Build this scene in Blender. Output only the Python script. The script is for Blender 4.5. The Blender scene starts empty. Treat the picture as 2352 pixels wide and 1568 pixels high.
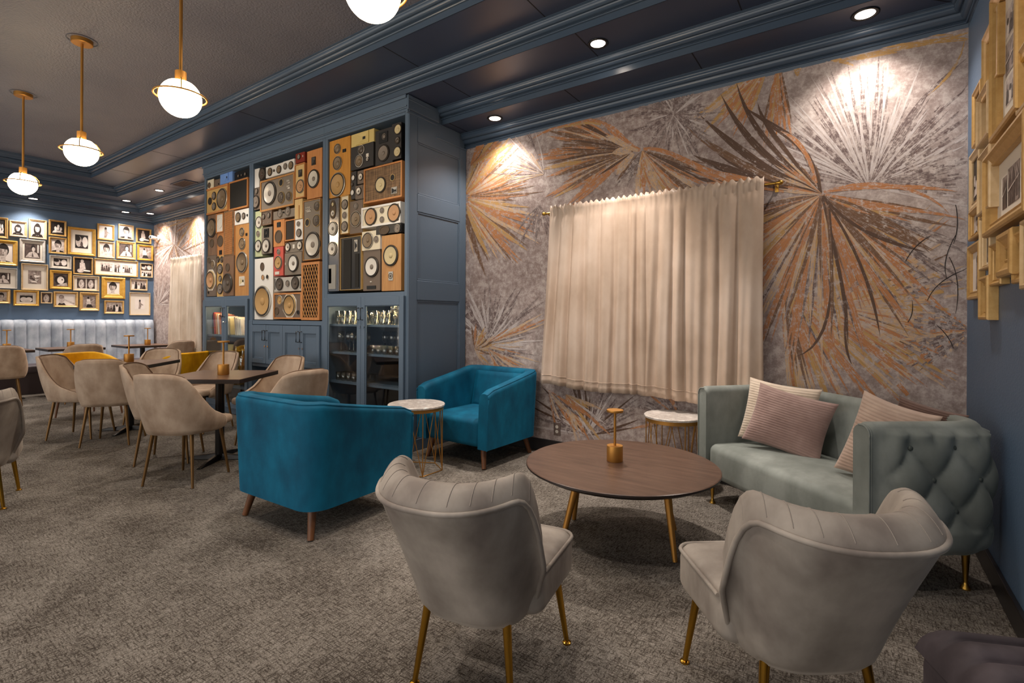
import bpy, math, random
from mathutils import Vector, Matrix
random.seed(7)
S = bpy.context.scene
COL = S.collection
PI = math.pi
# ------------------------------------------------------------------ camera
FPX, CXP, HYP, HC = 1147.0, 1176.0, 729.0, 1.27
YAW, ROLL = math.radians(34.7), math.radians(0.3)
cam_d = bpy.data.cameras.new('camera'); cam = bpy.data.objects.new('camera', cam_d); COL.objects.link(cam)
cam_d.sensor_width = 36.0; cam_d.lens = 36.0*FPX/2352.0
cam_d.shift_y = (HYP-784.0)/2352.0
cam_d.clip_start = 0.05
cam.location = (0, 0, HC)
cam.rotation_mode = 'QUATERNION'
cam.rotation_quaternion = Matrix.Rotation(YAW, 4, 'Z').to_quaternion() @ Matrix.Rotation(PI/2, 4, 'X').to_quaternion() @ Matrix.Rotation(ROLL, 4, 'Z').to_quaternion()
S.camera = cam
_F = Vector((-math.sin(YAW), math.cos(YAW), 0)); _R0 = Vector((math.cos(YAW), math.sin(YAW), 0)); _U0 = Vector((0,0,1))
_R = _R0*math.cos(ROLL)+_U0*math.sin(ROLL); _U = _U0*math.cos(ROLL)-_R0*math.sin(ROLL)
def ray(x, y): return _F + _R*((x-CXP)/FPX) - _U*((y-HYP)/FPX)
# where the line of sight through a point of the photograph meets a real wall plane
def on_y(x, y, Y):
    v = ray(x, y); return Vector((0,0,HC)) + v*(Y/v.y)
def on_x(x, y, X):
    v = ray(x, y); return Vector((0,0,HC)) + v*(X/v.x)
def on_z(x, y, Z):
    v = ray(x, y); return Vector((0,0,HC)) + v*((Z-HC)/v.z)
# ------------------------------------------------------------------ view / world
vs = S.view_settings
vs.view_transform = 'Standard'; vs.look = 'None'; vs.exposure = 1.46; vs.gamma = 1.0; vs.use_curve_mapping = False
W = bpy.data.worlds.new('world'); S.world = W; W.use_nodes = True
W.node_tree.nodes['Background'].inputs[0].default_value = (1.0, 0.94, 0.87, 1)
W.node_tree.nodes['Background'].inputs[1].default_value = 0.72
def add_light(name, kind, loc, energy, color, **k):
    d = bpy.data.lights.new(name, kind); o = bpy.data.objects.new(name, d); COL.objects.link(o)
    o.location = loc; d.energy = energy; d.color = color
    for a, b in k.items(): setattr(d, a, b)
    return o
WARM = (1.0, 0.84, 0.68); NEUT = (1.0, 0.90, 0.81)
# room constants
XL, XR, YB, YF0 = -11.5, 0.55, 4.1, -4.0
L1, L2, L3, L4 = 3.2, 3.34, 3.48, 3.62
DOWN = [ # x, y, z, watts, seen  (recessed ceiling lights of the tray; unseen ones are spots added for fill)
 (-1.62, 3.46, L2, 100, True), (-2.90, 3.88, L1, 27, True), (0.03, 3.86, L1, 23, True),
 (-9.50, 3.46, L2, 30, True), (-10.85, 3.44, L2, 30, True), (-11.24, 2.28, L1, 34, True), (-11.24, 3.55, L1, 22, True), (-11.0, 3.86, L1, 40, True),
 (-11.24, 0.9, L1, 34, False), (-9.6, 3.86, L1, 46, False), (0.1, 1.9, L2, 40, False), (-0.9, 0.3, L3, 40, False), (-2.6, 0.6, L4, 40, False), (-3.2, 2.2, L4, 45, False), (-6.2, 2.4, L4, 45, False), (-8.6, 2.4, L4, 35, False)]
for i, (x, y, z, w, seen) in enumerate(DOWN):
    add_light('downlight_or_fill_beam', 'SPOT', (x, y, z-0.02), w*1.0, NEUT, spot_size=math.radians(72 if i == 0 else 118), spot_blend=0.75, shadow_soft_size=0.045)
PEND = [(-1.72, 1.42), (-3.58, 1.42), (-5.46, 1.41), (-7.30, 1.40)]
# ------------------------------------------------------------------ materials
def s2l(c):
    r = []
    for v in c:
        v = v/255.0
        r.append(v/12.92 if v <= 0.04045 else ((v+0.055)/1.055)**2.4)
    return (r[0], r[1], r[2], 1.0)
MATS = {}
class NT:
    def __init__(s, m): s.t = m.node_tree; s.n = s.t.nodes; s.b = s.n['Principled BSDF']
    def add(s, t, **k):
        n = s.n.new(t)
        for a, b in k.items():
            if isinstance(a, str) and hasattr(n, a): setattr(n, a, b)
        return n
    def ln(s, a, b): s.t.links.new(a, b)
def inp(n, name, v): n.inputs[name].default_value = v
def mk(name, col=(200,200,200), rough=0.6, metal=0.0, **k):
    if name in MATS: return MATS[name]
    m = bpy.data.materials.new(name); m.use_nodes = True
    b = m.node_tree.nodes['Principled BSDF']
    inp(b, 'Base Color', s2l(col)); inp(b, 'Roughness', rough); inp(b, 'Metallic', metal)
    if 'spec' in k: inp(b, 'Specular IOR Level', k['spec'])
    if 'emit' in k:
        inp(b, 'Emission Color', s2l(k.get('ecol', col))); inp(b, 'Emission Strength', k['emit'])
    MATS[name] = m; return m
def noise(nt, scale, detail=4, rough=0.6, vec=None, sc=None, uv=False):
    tc = nt.add('ShaderNodeTexCoord'); mp = nt.add('ShaderNodeMapping')
    nt.ln(tc.outputs['UV' if uv else 'Object'], mp.inputs[0])
    if sc: mp.inputs['Scale'].default_value = sc
    n = nt.add('ShaderNodeTexNoise'); inp(n, 'Scale', scale); inp(n, 'Detail', detail); inp(n, 'Roughness', rough)
    nt.ln(mp.outputs[0], n.inputs['Vector']); return n
def ramp(nt, src, stops):
    r = nt.add('ShaderNodeValToRGB'); e = r.color_ramp.elements
    while len(e) < len(stops): e.new(0.5)
    for i, (p, c) in enumerate(stops): e[i].position = p; e[i].color = s2l(c) if len(c) == 3 else c
    nt.ln(src, r.inputs[0]); return r
def bump(nt, src, strength, dist=0.01):
    b = nt.add('ShaderNodeBump'); inp(b, 'Strength', strength); inp(b, 'Distance', dist)
    nt.ln(src, b.inputs['Height']); nt.ln(b.outputs[0], nt.b.inputs['Normal']); return b
def mixc(nt, fac, a, b):
    m = nt.add('ShaderNodeMix'); m.data_type = 'RGBA'
    if isinstance(fac, float): m.inputs[0].default_value = fac
    else: nt.ln(fac, m.inputs[0])
    for i, v in ((6, a), (7, b)):
        if isinstance(v, tuple): m.inputs[i].default_value = s2l(v)
        else: nt.ln(v, m.inputs[i])
    return m.outputs[2]
def velvet(name, col, light, dark, rough=0.75, sheen=0.5, scale=5.0):
    m = mk(name, col, rough); nt = NT(m)
    n = noise(nt, scale, 5, 0.55, sc=(1,1,0.6)); r = ramp(nt, n.outputs[0], [(0.32, dark), (0.5, col), (0.68, light)])
    nt.ln(r.outputs[0], nt.b.inputs['Base Color'])
    inp(nt.b, 'Sheen Weight', sheen); inp(nt.b, 'Sheen Roughness', 0.35); inp(nt.b, 'Sheen Tint', s2l(light))
    inp(nt.b, 'Specular IOR Level', 0.25)
    n2 = noise(nt, scale*2.2, 3); bump(nt, n2.outputs[0], 0.25, 0.008)
    return m
def woodm(name, a, b, rough=0.4, sc=(1.5, 14, 14), scale=3.0, spec=0.5):
    m = mk(name, a, rough, spec=spec); nt = NT(m)
    n = noise(nt, scale, 6, 0.65, sc=sc); r = ramp(nt, n.outputs[0], [(0.3, a), (0.5, tuple((x+y)//2 for x, y in zip(a, b))), (0.7, b)])
    nt.ln(r.outputs[0], nt.b.inputs['Base Color']); bump(nt, n.outputs[0], 0.08, 0.003); return m
def plaster(name, a, b, rough=0.5, scale=60, strength=0.5, dist=0.004):
    m = mk(name, a, rough); nt = NT(m)
    n0 = noise(nt, 1.2, 4); r = ramp(nt, n0.outputs[0], [(0.35, a), (0.65, b)]); nt.ln(r.outputs[0], nt.b.inputs['Base Color'])
    n = noise(nt, scale, 3, 0.5); bump(nt, n.outputs[0], strength, dist); return m
M = {}
M['paint'] = mk('navy_satin_paint', (72, 88, 107), 0.27)
M['paint_dark'] = mk('navy_ceiling_panel', (58, 68, 90), 0.33)
M['cab'] = mk('slate_blue_paint', (90, 108, 127), 0.42)
M['wallblue'] = plaster('blue_wall_paint', (80, 102, 128), (88, 110, 136), 0.5, 90, 0.5)
M['ceil'] = plaster('charcoal_textured_ceiling', (104, 106, 119), (116, 117, 128), 0.45, 55, 1.0, 0.008)
M['black'] = mk('black_matte', (14, 13, 13), 0.55)
M['blacks'] = mk('black_satin', (20, 18, 18), 0.3)
M['base'] = mk('black_baseboard', (34, 30, 30), 0.35)
M['brass'] = mk('brass', (196, 152, 72), 0.28, 1.0)
M['brassm'] = mk('matte_brass', (186, 134, 66), 0.45, 0.8)
M['gold'] = mk('gold_leg', (190, 145, 58), 0.22, 1.0)
M['bronze'] = mk('bronze_leg', (118, 88, 52), 0.4, 0.7)
M['white'] = mk('white_paint', (225, 220, 210), 0.5)
M['chrome'] = mk('chrome', (220, 220, 220), 0.12, 1.0)
M['steel'] = mk('black_steel', (28, 25, 24), 0.3, 0.5)
M['globe'] = mk('lit_opal_glass', (255, 240, 215), 0.4, emit=12.0, ecol=(255, 226, 182))
M['lens'] = mk('lit_downlight_lens', (255, 245, 235), 0.4, emit=9.0, ecol=(255, 238, 222))
M['walnutleg'] = woodm('walnut_leg', (86, 52, 30), (120, 76, 44), 0.45, (6, 6, 1))
M['table'] = woodm('walnut_tabletop', (70, 52, 43), (98, 75, 62), 0.33, (1.5, 14, 3), 2.2)
M['tabled'] = woodm('dark_dining_top', (84, 60, 44), (112, 82, 60), 0.33, (1.5, 12, 3), 3)
M['edge'] = mk('dark_table_edge', (36, 26, 22), 0.4)
M['teal'] = velvet('teal_velvet', (0, 86, 116), (4, 100, 132), (0, 70, 98), 0.7, 0.35, 6)
M['grey'] = velvet('grey_taupe_velvet', (150, 141, 132), (176, 166, 156), (122, 112, 105), 0.7, 0.5, 5)
M['char'] = velvet('charcoal_velvet', (58, 51, 54), (76, 68, 72), (42, 36, 39), 0.7, 0.4, 8)
M['sage'] = velvet('sage_grey_velvet', (126, 131, 126), (146, 151, 146), (110, 115, 110), 0.65, 0.45, 5)
M['dine'] = velvet('beige_velvet', (176, 154, 134), (190, 169, 149), (158, 135, 115), 0.6, 0.5, 9)
M['yell'] = velvet('yellow_velvet', (214, 156, 8), (232, 178, 30), (190, 132, 0), 0.7, 0.3, 6)
M['bench'] = velvet('ice_blue_velvet', (166, 174, 186), (192, 198, 208), (140, 148, 162), 0.55, 0.5, 6)
M['benchs'] = mk('dark_bench_seat', (58, 48, 50), 0.35)
M['curt'] = velvet('champagne_satin', (190, 168, 150), (206, 186, 170), (172, 149, 130), 0.38, 0.5, 3)
M['curtw'] = velvet('pale_satin', (206, 190, 172), (220, 206, 192), (186, 168, 150), 0.42, 0.5, 3)
M['marble'] = mk('marble', (205, 196, 188), 0.25); _nt = NT(M['marble']); _n = noise(_nt, 7, 8, 0.7)
_nt.ln(ramp(_nt, _n.outputs[0], [(0.40, (224, 214, 206)), (0.52, (186, 176, 168)), (0.6, (228, 220, 212))]).outputs[0], _nt.b.inputs['Base Color'])
# carpet: heathered grey brown with a cross-hatched weave
def carpet():
    m = mk('carpet', (110, 100, 92), 0.95); nt = NT(m)
    a = noise(nt, 1.0, 4, 0.7, sc=(22, 130, 1)); b = noise(nt, 1.0, 4, 0.7, sc=(130, 22, 1)); c = noise(nt, 3.0, 4, 0.6); d = noise(nt, 170, 2, 0.6)
    mx = nt.add('ShaderNodeMath', operation='MAXIMUM'); nt.ln(a.outputs[0], mx.inputs[0]); nt.ln(b.outputs[0], mx.inputs[1])
    ad = nt.add('ShaderNodeMath', operation='MULTIPLY_ADD'); nt.ln(c.outputs[0], ad.inputs[0]); ad.inputs[1].default_value = 0.30; nt.ln(mx.outputs[0], ad.inputs[2])
    ad2 = nt.add('ShaderNodeMath', operation='MULTIPLY_ADD'); nt.ln(d.outputs[0], ad2.inputs[0]); ad2.inputs[1].default_value = 0.45; nt.ln(ad.outputs[0], ad2.inputs[2])
    r = ramp(nt, ad2.outputs[0], [(0.68, (160, 153, 145)), (0.87, (122, 115, 107)), (1.02, (68, 61, 55))])
    nt.ln(r.outputs[0], nt.b.inputs['Base Color']); bump(nt, d.outputs[0], 0.6, 0.004); inp(nt.b, 'Specular IOR Level', 0.1)
    return m
M['carpet'] = carpet()
def glassm(name, col, refl=0.12, tint=0.0):
    m = bpy.data.materials.new(name); m.use_nodes = True; t = m.node_tree; t.nodes.clear()
    o = t.nodes.new('ShaderNodeOutputMaterial'); mix = t.nodes.new('ShaderNodeMixShader'); tr = t.nodes.new('ShaderNodeBsdfTransparent'); gl = t.nodes.new('ShaderNodeBsdfGlossy')
    lw = t.nodes.new('ShaderNodeLayerWeight'); lw.inputs[0].default_value = refl
    tr.inputs[0].default_value = s2l(col); gl.inputs[0].default_value = (0.9, 0.9, 0.9, 1); gl.inputs['Roughness'].default_value = 0.03
    lw.inputs[0].default_value = 0.5; pw = t.nodes.new('ShaderNodeMath'); pw.operation = 'POWER'; pw.inputs[1].default_value = 4.0; ma = t.nodes.new('ShaderNodeMath'); ma.operation = 'MULTIPLY_ADD'; ma.inputs[1].default_value = 0.9; ma.inputs[2].default_value = refl
    t.links.new(lw.outputs['Facing'], pw.inputs[0]); t.links.new(pw.outputs[0], ma.inputs[0]); t.links.new(ma.outputs[0], mix.inputs[0]); t.links.new(tr.outputs[0], mix.inputs[1]); t.links.new(gl.outputs[0], mix.inputs[2]); t.links.new(mix.outputs[0], o.inputs[0])
    MATS[name] = m; return m
M['pane'] = glassm('clear_pane', (246, 248, 248), 0.035)
M['glass'] = glassm('drinking_glass', (232, 230, 222), 0.16)
M['gold_f'] = woodm('gilt_wood', (186, 146, 84), (206, 168, 108), 0.38, (3, 3, 3), 8)
M['gold_y'] = woodm('bright_gilt', (192, 142, 54), (214, 168, 78), 0.34, (3, 3, 3), 8)
M['gold_p'] = woodm('pale_gilt', (200, 170, 126), (216, 190, 150), 0.42, (3, 3, 3), 8)
M['silver_f'] = woodm('silver_wood', (178, 172, 164), (206, 200, 192), 0.4, (3, 3, 3), 8)
M['gilt'] = M['gold_f']
for _k in ('gold_f', 'gold_y', 'gold_p', 'silver_f'): inp(NT(M[_k]).b, 'Metallic', 0.25)
M['mat'] = mk('cream_mat_board', (222, 212, 198), 0.8)
M['p0'] = mk('print_black', (30, 22, 20), 0.5); M['p1'] = mk('print_dark', (72, 58, 54), 0.5); M['p2'] = mk('print_mid', (130, 114, 108), 0.5)
M['p3'] = mk('print_light', (190, 176, 168), 0.5); M['p4'] = mk('print_white', (226, 216, 208), 0.5)
for _k, _a, _b in (('p1', (44, 34, 32), (96, 80, 74)), ('p2', (96, 82, 76), (166, 150, 142)), ('p3', (160, 146, 138), (214, 202, 194))):
    _nt = NT(M[_k]); _n = noise(_nt, 22, 5, 0.7); _nt.ln(ramp(_nt, _n.outputs[0], [(0.36, _a), (0.62, _b)]).outputs[0], _nt.b.inputs['Base Color'])
# ------------------------------------------------------------------ mesh helper
class MB:
    def __init__(s): s.v = []; s.f = []; s.m = []; s.uv = []
    def face(s, pts, mi=0, uv=None):
        i = len(s.v); s.v += [tuple(p) for p in pts]; s.f.append(tuple(range(i, i+len(pts)))); s.m.append(mi); s.uv.append(uv)
    def box(s, x0, x1, y0, y1, z0, z1, mi=0):
        i = len(s.v)
        s.v += [(x0,y0,z0),(x1,y0,z0),(x1,y1,z0),(x0,y1,z0),(x0,y0,z1),(x1,y0,z1),(x1,y1,z1),(x0,y1,z1)]
        for q in ((0,3,2,1),(4,5,6,7),(0,1,5,4),(1,2,6,5),(2,3,7,6),(3,0,4,7)):
            s.f.append(tuple(i+k for k in q)); s.m.append(mi); s.uv.append(None)
        return s
    def grid(s, rows, mi=0, cu=False, cv=False, mfun=None, flip=False):
        n = len(rows); k = len(rows[0]); i = len(s.v)
        for r in rows: s.v += [tuple(p) for p in r]
        for a in range(n if cu else n-1):
            for b in range(k if cv else k-1):
                q = (i+a*k+b, i+a*k+(b+1)%k, i+((a+1)%n)*k+(b+1)%k, i+((a+1)%n)*k+b)
                s.f.append(q[::-1] if flip else q); s.m.append(mfun(a, b) if mfun else mi); s.uv.append(None)
        return s
    def lathe(s, prof, seg=24, mi=0, mat=None, mlist=None):
        rows = []
        for r, z in prof:
            row = []
            for j in range(seg):
                a = 2*PI*j/seg; p = Vector((r*math.cos(a), r*math.sin(a), z))
                row.append(mat @ p if mat else p)
            rows.append(row)
        return s.grid(rows, mi, cv=True, mfun=(lambda a, b: mlist[a]) if mlist else None)
    def tube(s, pts, r, seg=8, mi=0, r1=None, closed=False):
        pts = [Vector(p) for p in pts]; rows = []; n = len(pts); up = Vector((0,0,1))
        for i, p in enumerate(pts):
            d = (pts[(i+1)%n]-pts[i-1]) if closed else (pts[min(i+1,n-1)]-pts[max(i-1,0)])
            d.normalize(); a = d.cross(up)
            if a.length < 1e-3: a = d.cross(Vector((0,1,0)))
            a.normalize(); b = d.cross(a)
            rr = r if r1 is None else r+(r1-r)*i/(n-1)
            rows.append([p+a*rr*math.cos(2*PI*j/seg)+b*rr*math.sin(2*PI*j/seg) for j in range(seg)])
        s.grid(rows, mi, cv=True, cu=closed)
        if not closed:
            s.face(rows[0][::-1], mi); s.face(rows[-1], mi)
        return s
    def build(s, name, mats, parent=None, smooth=False, bevel=0, sub=0, solid=0, loc=None, merge=False, bseg=2, auto=None):
        me = bpy.data.meshes.new(name); me.from_pydata(s.v, [], s.f)
        if not isinstance(mats, (list, tuple)): mats = [mats]
        for m in mats: me.materials.append(m)
        me.polygons.foreach_set('material_index', s.m)
        if any(u for u in s.uv):
            ul = me.uv_layers.new(name='UVMap')
            for p, u in zip(me.polygons, s.uv):
                if u:
                    for li, c in zip(p.loop_indices, u): ul.data[li].uv = c
        if merge:
            import bmesh
            bm = bmesh.new(); bm.from_mesh(me); bmesh.ops.remove_doubles(bm, verts=bm.verts, dist=1e-5); bmesh.ops.recalc_face_normals(bm, faces=bm.faces); bm.to_mesh(me); bm.free()
        me.polygons.foreach_set('use_smooth', [bool(smooth)]*len(me.polygons)); me.update()
        o = bpy.data.objects.new(name, me); COL.objects.link(o)
        if smooth and auto:
            me.set_sharp_from_angle(angle=math.radians(auto))
        if parent: o.parent = parent
        if loc: o.location = loc
        if solid:
            k = o.modifiers.new('t', 'SOLIDIFY'); k.thickness = solid; k.offset = -1
        if bevel:
            k = o.modifiers.new('b', 'BEVEL'); k.width = bevel; k.segments = bseg; k.limit_method = 'ANGLE'
        if sub:
            k = o.modifiers.new('s', 'SUBSURF'); k.levels = sub; k.render_levels = sub
        return o
def thing(name, label, cat, loc=(0,0,0), rz=0, group=None):
    o = bpy.data.objects.new(name, None); COL.objects.link(o); o.location = loc; o.rotation_euler = (0,0,rz)
    o['label'] = label; o['category'] = cat
    if group: o['group'] = group
    return o
def tag(o, label, cat, group=None):
    o['label'] = label; o['category'] = cat
    if group: o['group'] = group
    return o
def struct(o): o['kind'] = 'structure'; return o
def copy_tree(o, parent=None):
    c = o.copy(); COL.objects.link(c)
    if parent: c.parent = parent
    for ch in list(o.children): copy_tree(ch, c)
    return c
def rbox(x0, x1, y0, y1, z0, z1, r=0.03, n=4, puff=0.0):
    """rounded soft block as MB"""
    m = MB(); cx, cy, cz = (x0+x1)/2, (y0+y1)/2, (z0+z1)/2; hx, hy, hz = (x1-x0)/2, (y1-y0)/2, (z1-z0)/2
    NZ = 2*(n+1); rows = []
    def ring(inset, z, pf=0):
        pts = []; rr = max(r*1.3, 0.001)
        for qx, qy, a0 in ((1,1,0),(-1,1,90),(-1,-1,180),(1,-1,270)):
            for j in range(n+1):
                a = math.radians(a0+90*j/n)
                pts.append(Vector((cx+qx*(hx-rr)+(rr-inset)*math.cos(a), cy+qy*(hy-rr)+(rr-inset)*math.sin(a), z)))
        return pts
    rows.append(ring(r, z0))
    for j in range(1, n+1):
        a = math.radians(90*j/n); rows.append(ring(r*(1-math.sin(a)), z0+r*(1-math.cos(a))))
    for j in range(0, n+1):
        a = math.radians(90*j/n); rows.append(ring(r*(1-math.cos(a)), z1-r*(1-math.sin(a))))
    m.grid(rows, cv=True)
    # top and bottom as shrinking rings so the top can be crowned
    for base, sgn, zz in ((rows[-1], 1, z1), (rows[0], -1, z0)):
        prev = base; 
        for k in range(1, 6):
            t = k/5.0; cur = [Vector((cx+(p.x-cx)*(1-t), cy+(p.y-cy)*(1-t), zz + (puff*(1-(1-t)**2) if sgn > 0 else 0))) for p in base]
            m.grid([prev, cur], cv=True, flip=(sgn < 0)); prev = cur
    return m
# ================================================================== ROOM
def plain(name, m, fn, **k):
    b = MB(); fn(b); return struct(b.build(name, m, **k))
plain('floor', M['carpet'], lambda b: b.box(XL, XR, YF0, YB, -0.05, 0))
plain('wall_left', M['wallblue'], lambda b: b.box(XL-0.1, XL, YF0, YB, 0, 3.7))
plain('wall_right', M['wallblue'], lambda b: b.box(XR, XR+0.1, YF0, YB, 0, 3.7))
# ---- mural wallpaper: plaster ground and printed palm fans
def mural_ground(nt):
    a = noise(nt, 1.1, 6, 0.6); r = ramp(nt, a.outputs[0], [(0.30, (126, 106, 100)), (0.45, (158, 140, 134)), (0.58, (176, 160, 154)), (0.72, (204, 190, 182))])
    b = noise(nt, 17, 10, 0.8); r2 = ramp(nt, b.outputs[0], [(0.40, (120, 99, 92)), (0.50, (168, 150, 145)), (0.60, (214, 202, 196))])
    return mixc(nt, 0.55, r.outputs[0], r2.outputs[0])
def mural_base():
    m = mk('mural_plaster_print', (140, 125, 118), 0.6); nt = NT(m)
    nt.ln(mural_ground(nt), nt.b.inputs['Base Color']); n = noise(nt, 30, 5); bump(nt, n.outputs[0], 0.25, 0.004); return m
def mural_leaf(name, ca, cb, cover):
    m = mk('mural_'+name, ca, 0.6); nt = NT(m); g = mural_ground(nt)
    st = noise(nt, 1.0, 3, 0.6, sc=(2.0, 34, 1), uv=True); col = ramp(nt, st.outputs[0], [(0.38, ca), (0.62, cb)])
    wear = noise(nt, 34, 8, 0.85); st2 = noise(nt, 1.0, 4, 0.7, sc=(5, 20, 1), uv=True)
    ad = nt.add('ShaderNodeMath', operation='ADD'); nt.ln(wear.outputs[0], ad.inputs[0]); nt.ln(st2.outputs[0], ad.inputs[1])
    k = ramp(nt, ad.outputs[0], [(1.0-0.0, (1,1,1,1)), (0.5, (1,1,1,1)), (1.0, (0,0,0,1))])
    k.color_ramp.elements[0].position = 0.0; k.color_ramp.elements[1].position = cover; k.color_ramp.elements[2].position = min(1.0, cover+0.05)
    k.color_ramp.elements[0].color = (1,1,1,1); k.color_ramp.elements[1].color = (1,1,1,1); k.color_ramp.elements[2].color = (0,0,0,1)
    dv = nt.add('ShaderNodeMath', operation='MULTIPLY'); nt.ln(ad.outputs[0], dv.inputs[0]); dv.inputs[1].default_value = 0.5; nt.ln(dv.outputs[0], k.inputs[0])
    nt.ln(mixc(nt, k.outputs[0], g, col.outputs[0]), nt.b.inputs['Base Color']); return m
MU = [mural_base(),
 mural_leaf('bronze_orange', (170, 110, 62), (196, 132, 80), 0.505),   #1
 mural_leaf('brown', (104, 74, 52), (128, 94, 68), 0.52),             #2
 mural_leaf('cream', (196, 158, 118), (212, 178, 140), 0.485),         #3
 mural_leaf('silver', (190, 178, 174), (218, 208, 206), 0.49),        #4
 mural_leaf('plum_grey', (86, 68, 66), (112, 92, 90), 0.48),          #5
 mural_leaf('grey', (128, 112, 108), (100, 86, 84), 0.48),            #6
 mural_leaf('ochre', (176, 134, 74), (198, 156, 96), 0.51),           #7
 mk('mural_crack', (40, 32, 30), 0.8),                                #8
 mural_leaf('deep_brown', (78, 54, 40), (98, 70, 52), 0.56),          #9
]
mur = MB()
def quadgrid(x0, x1, z0, z1): mur.face([(x0,YB,z0),(x1,YB,z0),(x1,YB,z1),(x0,YB,z1)], 0)
quadgrid(XL, XR, 0, 3.3)
_lay = [0]; XCLIP = [None, None]
def blade(pts, w, mi, tip=0.0, root=0.25, clipz=3.12, dash=None):
    """pts in photo pixels -> printed leaf on the wall; w = width in px"""
    _lay[0] += 1; Y = YB - 0.0004 - 0.0000012*_lay[0]
    n = 10; P = []
    for i in range(n+1):
        t = i/n
        if len(pts) == 2: p = (pts[0][0]*(1-t)+pts[1][0]*t, pts[0][1]*(1-t)+pts[1][1]*t)
        elif len(pts) == 3: p = tuple(pts[0][k]*(1-t)**2+2*pts[1][k]*t*(1-t)+pts[2][k]*t*t for k in (0,1))
        else: p = tuple(pts[0][k]*(1-t)**3+3*pts[1][k]*t*(1-t)**2+3*pts[2][k]*t*t*(1-t)+pts[3][k]*t**3 for k in (0,1))
        P.append(p)
    rnd = random.random()*50; L = []; Rr = []
    for i, p in enumerate(P):
        t = i/n; a = P[max(i-1,0)]; b = P[min(i+1,n)]; dx, dy = b[0]-a[0], b[1]-a[1]; l = math.hypot(dx, dy) or 1
        s = (root+(1-root)*min(t/0.55, 1)) if t < 0.6 else (1-tip)*max(0.0, 1-((t-0.6)/0.4)**1.6)+tip
        hw = w*0.5*s; nx, ny = -dy/l, dx/l
        for lst, q in ((L, 1), (Rr, -1)):
            v = on_y(p[0]+q*nx*hw, p[1]+q*ny*hw, Y); v.z = min(v.z, clipz)
            v.x = min(v.x, XR-0.002)
            lst.append(v)
    for i in range(n):
        if dash and (i % 2 == dash-1): continue
        if L[i].z >= clipz-1e-4 and L[i+1].z >= clipz-1e-4 and Rr[i].z >= clipz-1e-4: continue
        if min(L[i].z, L[i+1].z, Rr[i].z) < 0.1: continue
        if L[i].x < XL+0.005 or L[i+1].x < XL+0.005: continue
        if -7.4 < L[i].x < -3.46 or -7.4 < L[i+1].x < -3.46: continue
        t0, t1 = i/n, (i+1)/n; k = rnd
        mur.face([L[i], L[i+1], Rr[i+1], Rr[i]], mi, [(t0*2+k, rnd*3), (t1*2+k, rnd*3), (t1*2+k, rnd*3+0.25), (t0*2+k, rnd*3+0.25)])
def fan(c, a0, a1, n, r0, r1, w, mis, bend=0.0, start=0.02, sq=1.0, dash=False, tip=0.0, jit=0.35):
    for i in range(n):
        a = math.radians(a0+(a1-a0)*(i+random.uniform(-jit, jit)*0.5+0.5)/n); r = random.uniform(r0, r1)
        ex, ey = c[0]+r*math.cos(a), c[1]-r*math.sin(a)*sq
        bx = random.uniform(-0.3, 1)*bend*r
        mxp = ((c[0]+ex)/2 + bx*math.sin(a), (c[1]+ey)/2 + bx*math.cos(a))
        sx, sy = c[0]+(ex-c[0])*start, c[1]+(ey-c[1])*start
        blade([(sx, sy), mxp, (ex, ey)], w*random.uniform(0.55, 0.95), random.choice(mis), dash=(random.choice([1, 2, None]) if dash else None), tip=tip)
# silver fan, right
C2_ = (1994, 428)
fan(C2_, 10, 172, 70, 150, 330, 9, [4,4,5,5,6], 0.05); fan(C2_, -12, 60, 34, 180, 300, 8, [5,6,4,5], 0.03, dash=True); fan(C2_, 40, 130, 26, 60, 190, 8, [4,4,5])
for q in ([(1860,300),(1930,380),(1985,425)], [(2000,420),(2080,230),(2230,130)], [(2010,430),(2090,300),(2238,190)], [(2000,425),(1982,300),(1985,190)], [(1990,425),(1940,340),(1870,215)], [(2005,430),(2100,340),(2236,260)]):
    blade(q, 7, 5, root=0.5)
# orange fan above
fan((1765,150), 212, 250, 20, 120, 225, 11, [1,1,7,3,7], 0.02); fan((1790,140), 255, 282, 16, 100, 210, 9, [1,7,2,1], 0.02)
# ochre leaves in the top right corner
for q, w in (([(2232,88),(2150,85),(2030,118)],9), ([(2220,92),(2100,100),(1975,112)],9), ([(2190,80),(2100,80),(2020,92)],8), ([(2170,95),(2060,112),(1955,132)],9), ([(2060,120),(1990,128),(1925,140)],12), ([(2215,95),(2205,160),(2130,220)],7), ([(1900,140),(1880,135),(1865,128)],14), ([(1960,150),(1920,135),(1890,128)],14), ([(1832,175),(1828,160),(1836,140)],18), ([(2240,70),(2180,90),(2090,104)],8)):
    blade(q, w, 7)
# lower right chequered fans
C8_ = (1905, 700)
fan(C8_, -50, 48, 44, 210, 350, 15, [1,3,7,3], 0.02, dash=True); fan(C8_, -40, 40, 26, 130, 330, 9, [6,5,2], 0.02, dash=True); fan(C8_, -35, 30, 26, 130, 300, 10, [3,3,1,7], 0.03)
fan((1800,650), -88, -22, 40, 180, 440, 13, [1,1,3,7,3], 0.03); fan((1800,640), -85, -60, 12, 150, 300, 10, [1,2,5], 0.03)
fan((2010,560), -75, -10, 16, 60, 190, 10, [3,1,7], 0.02, dash=True)
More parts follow.
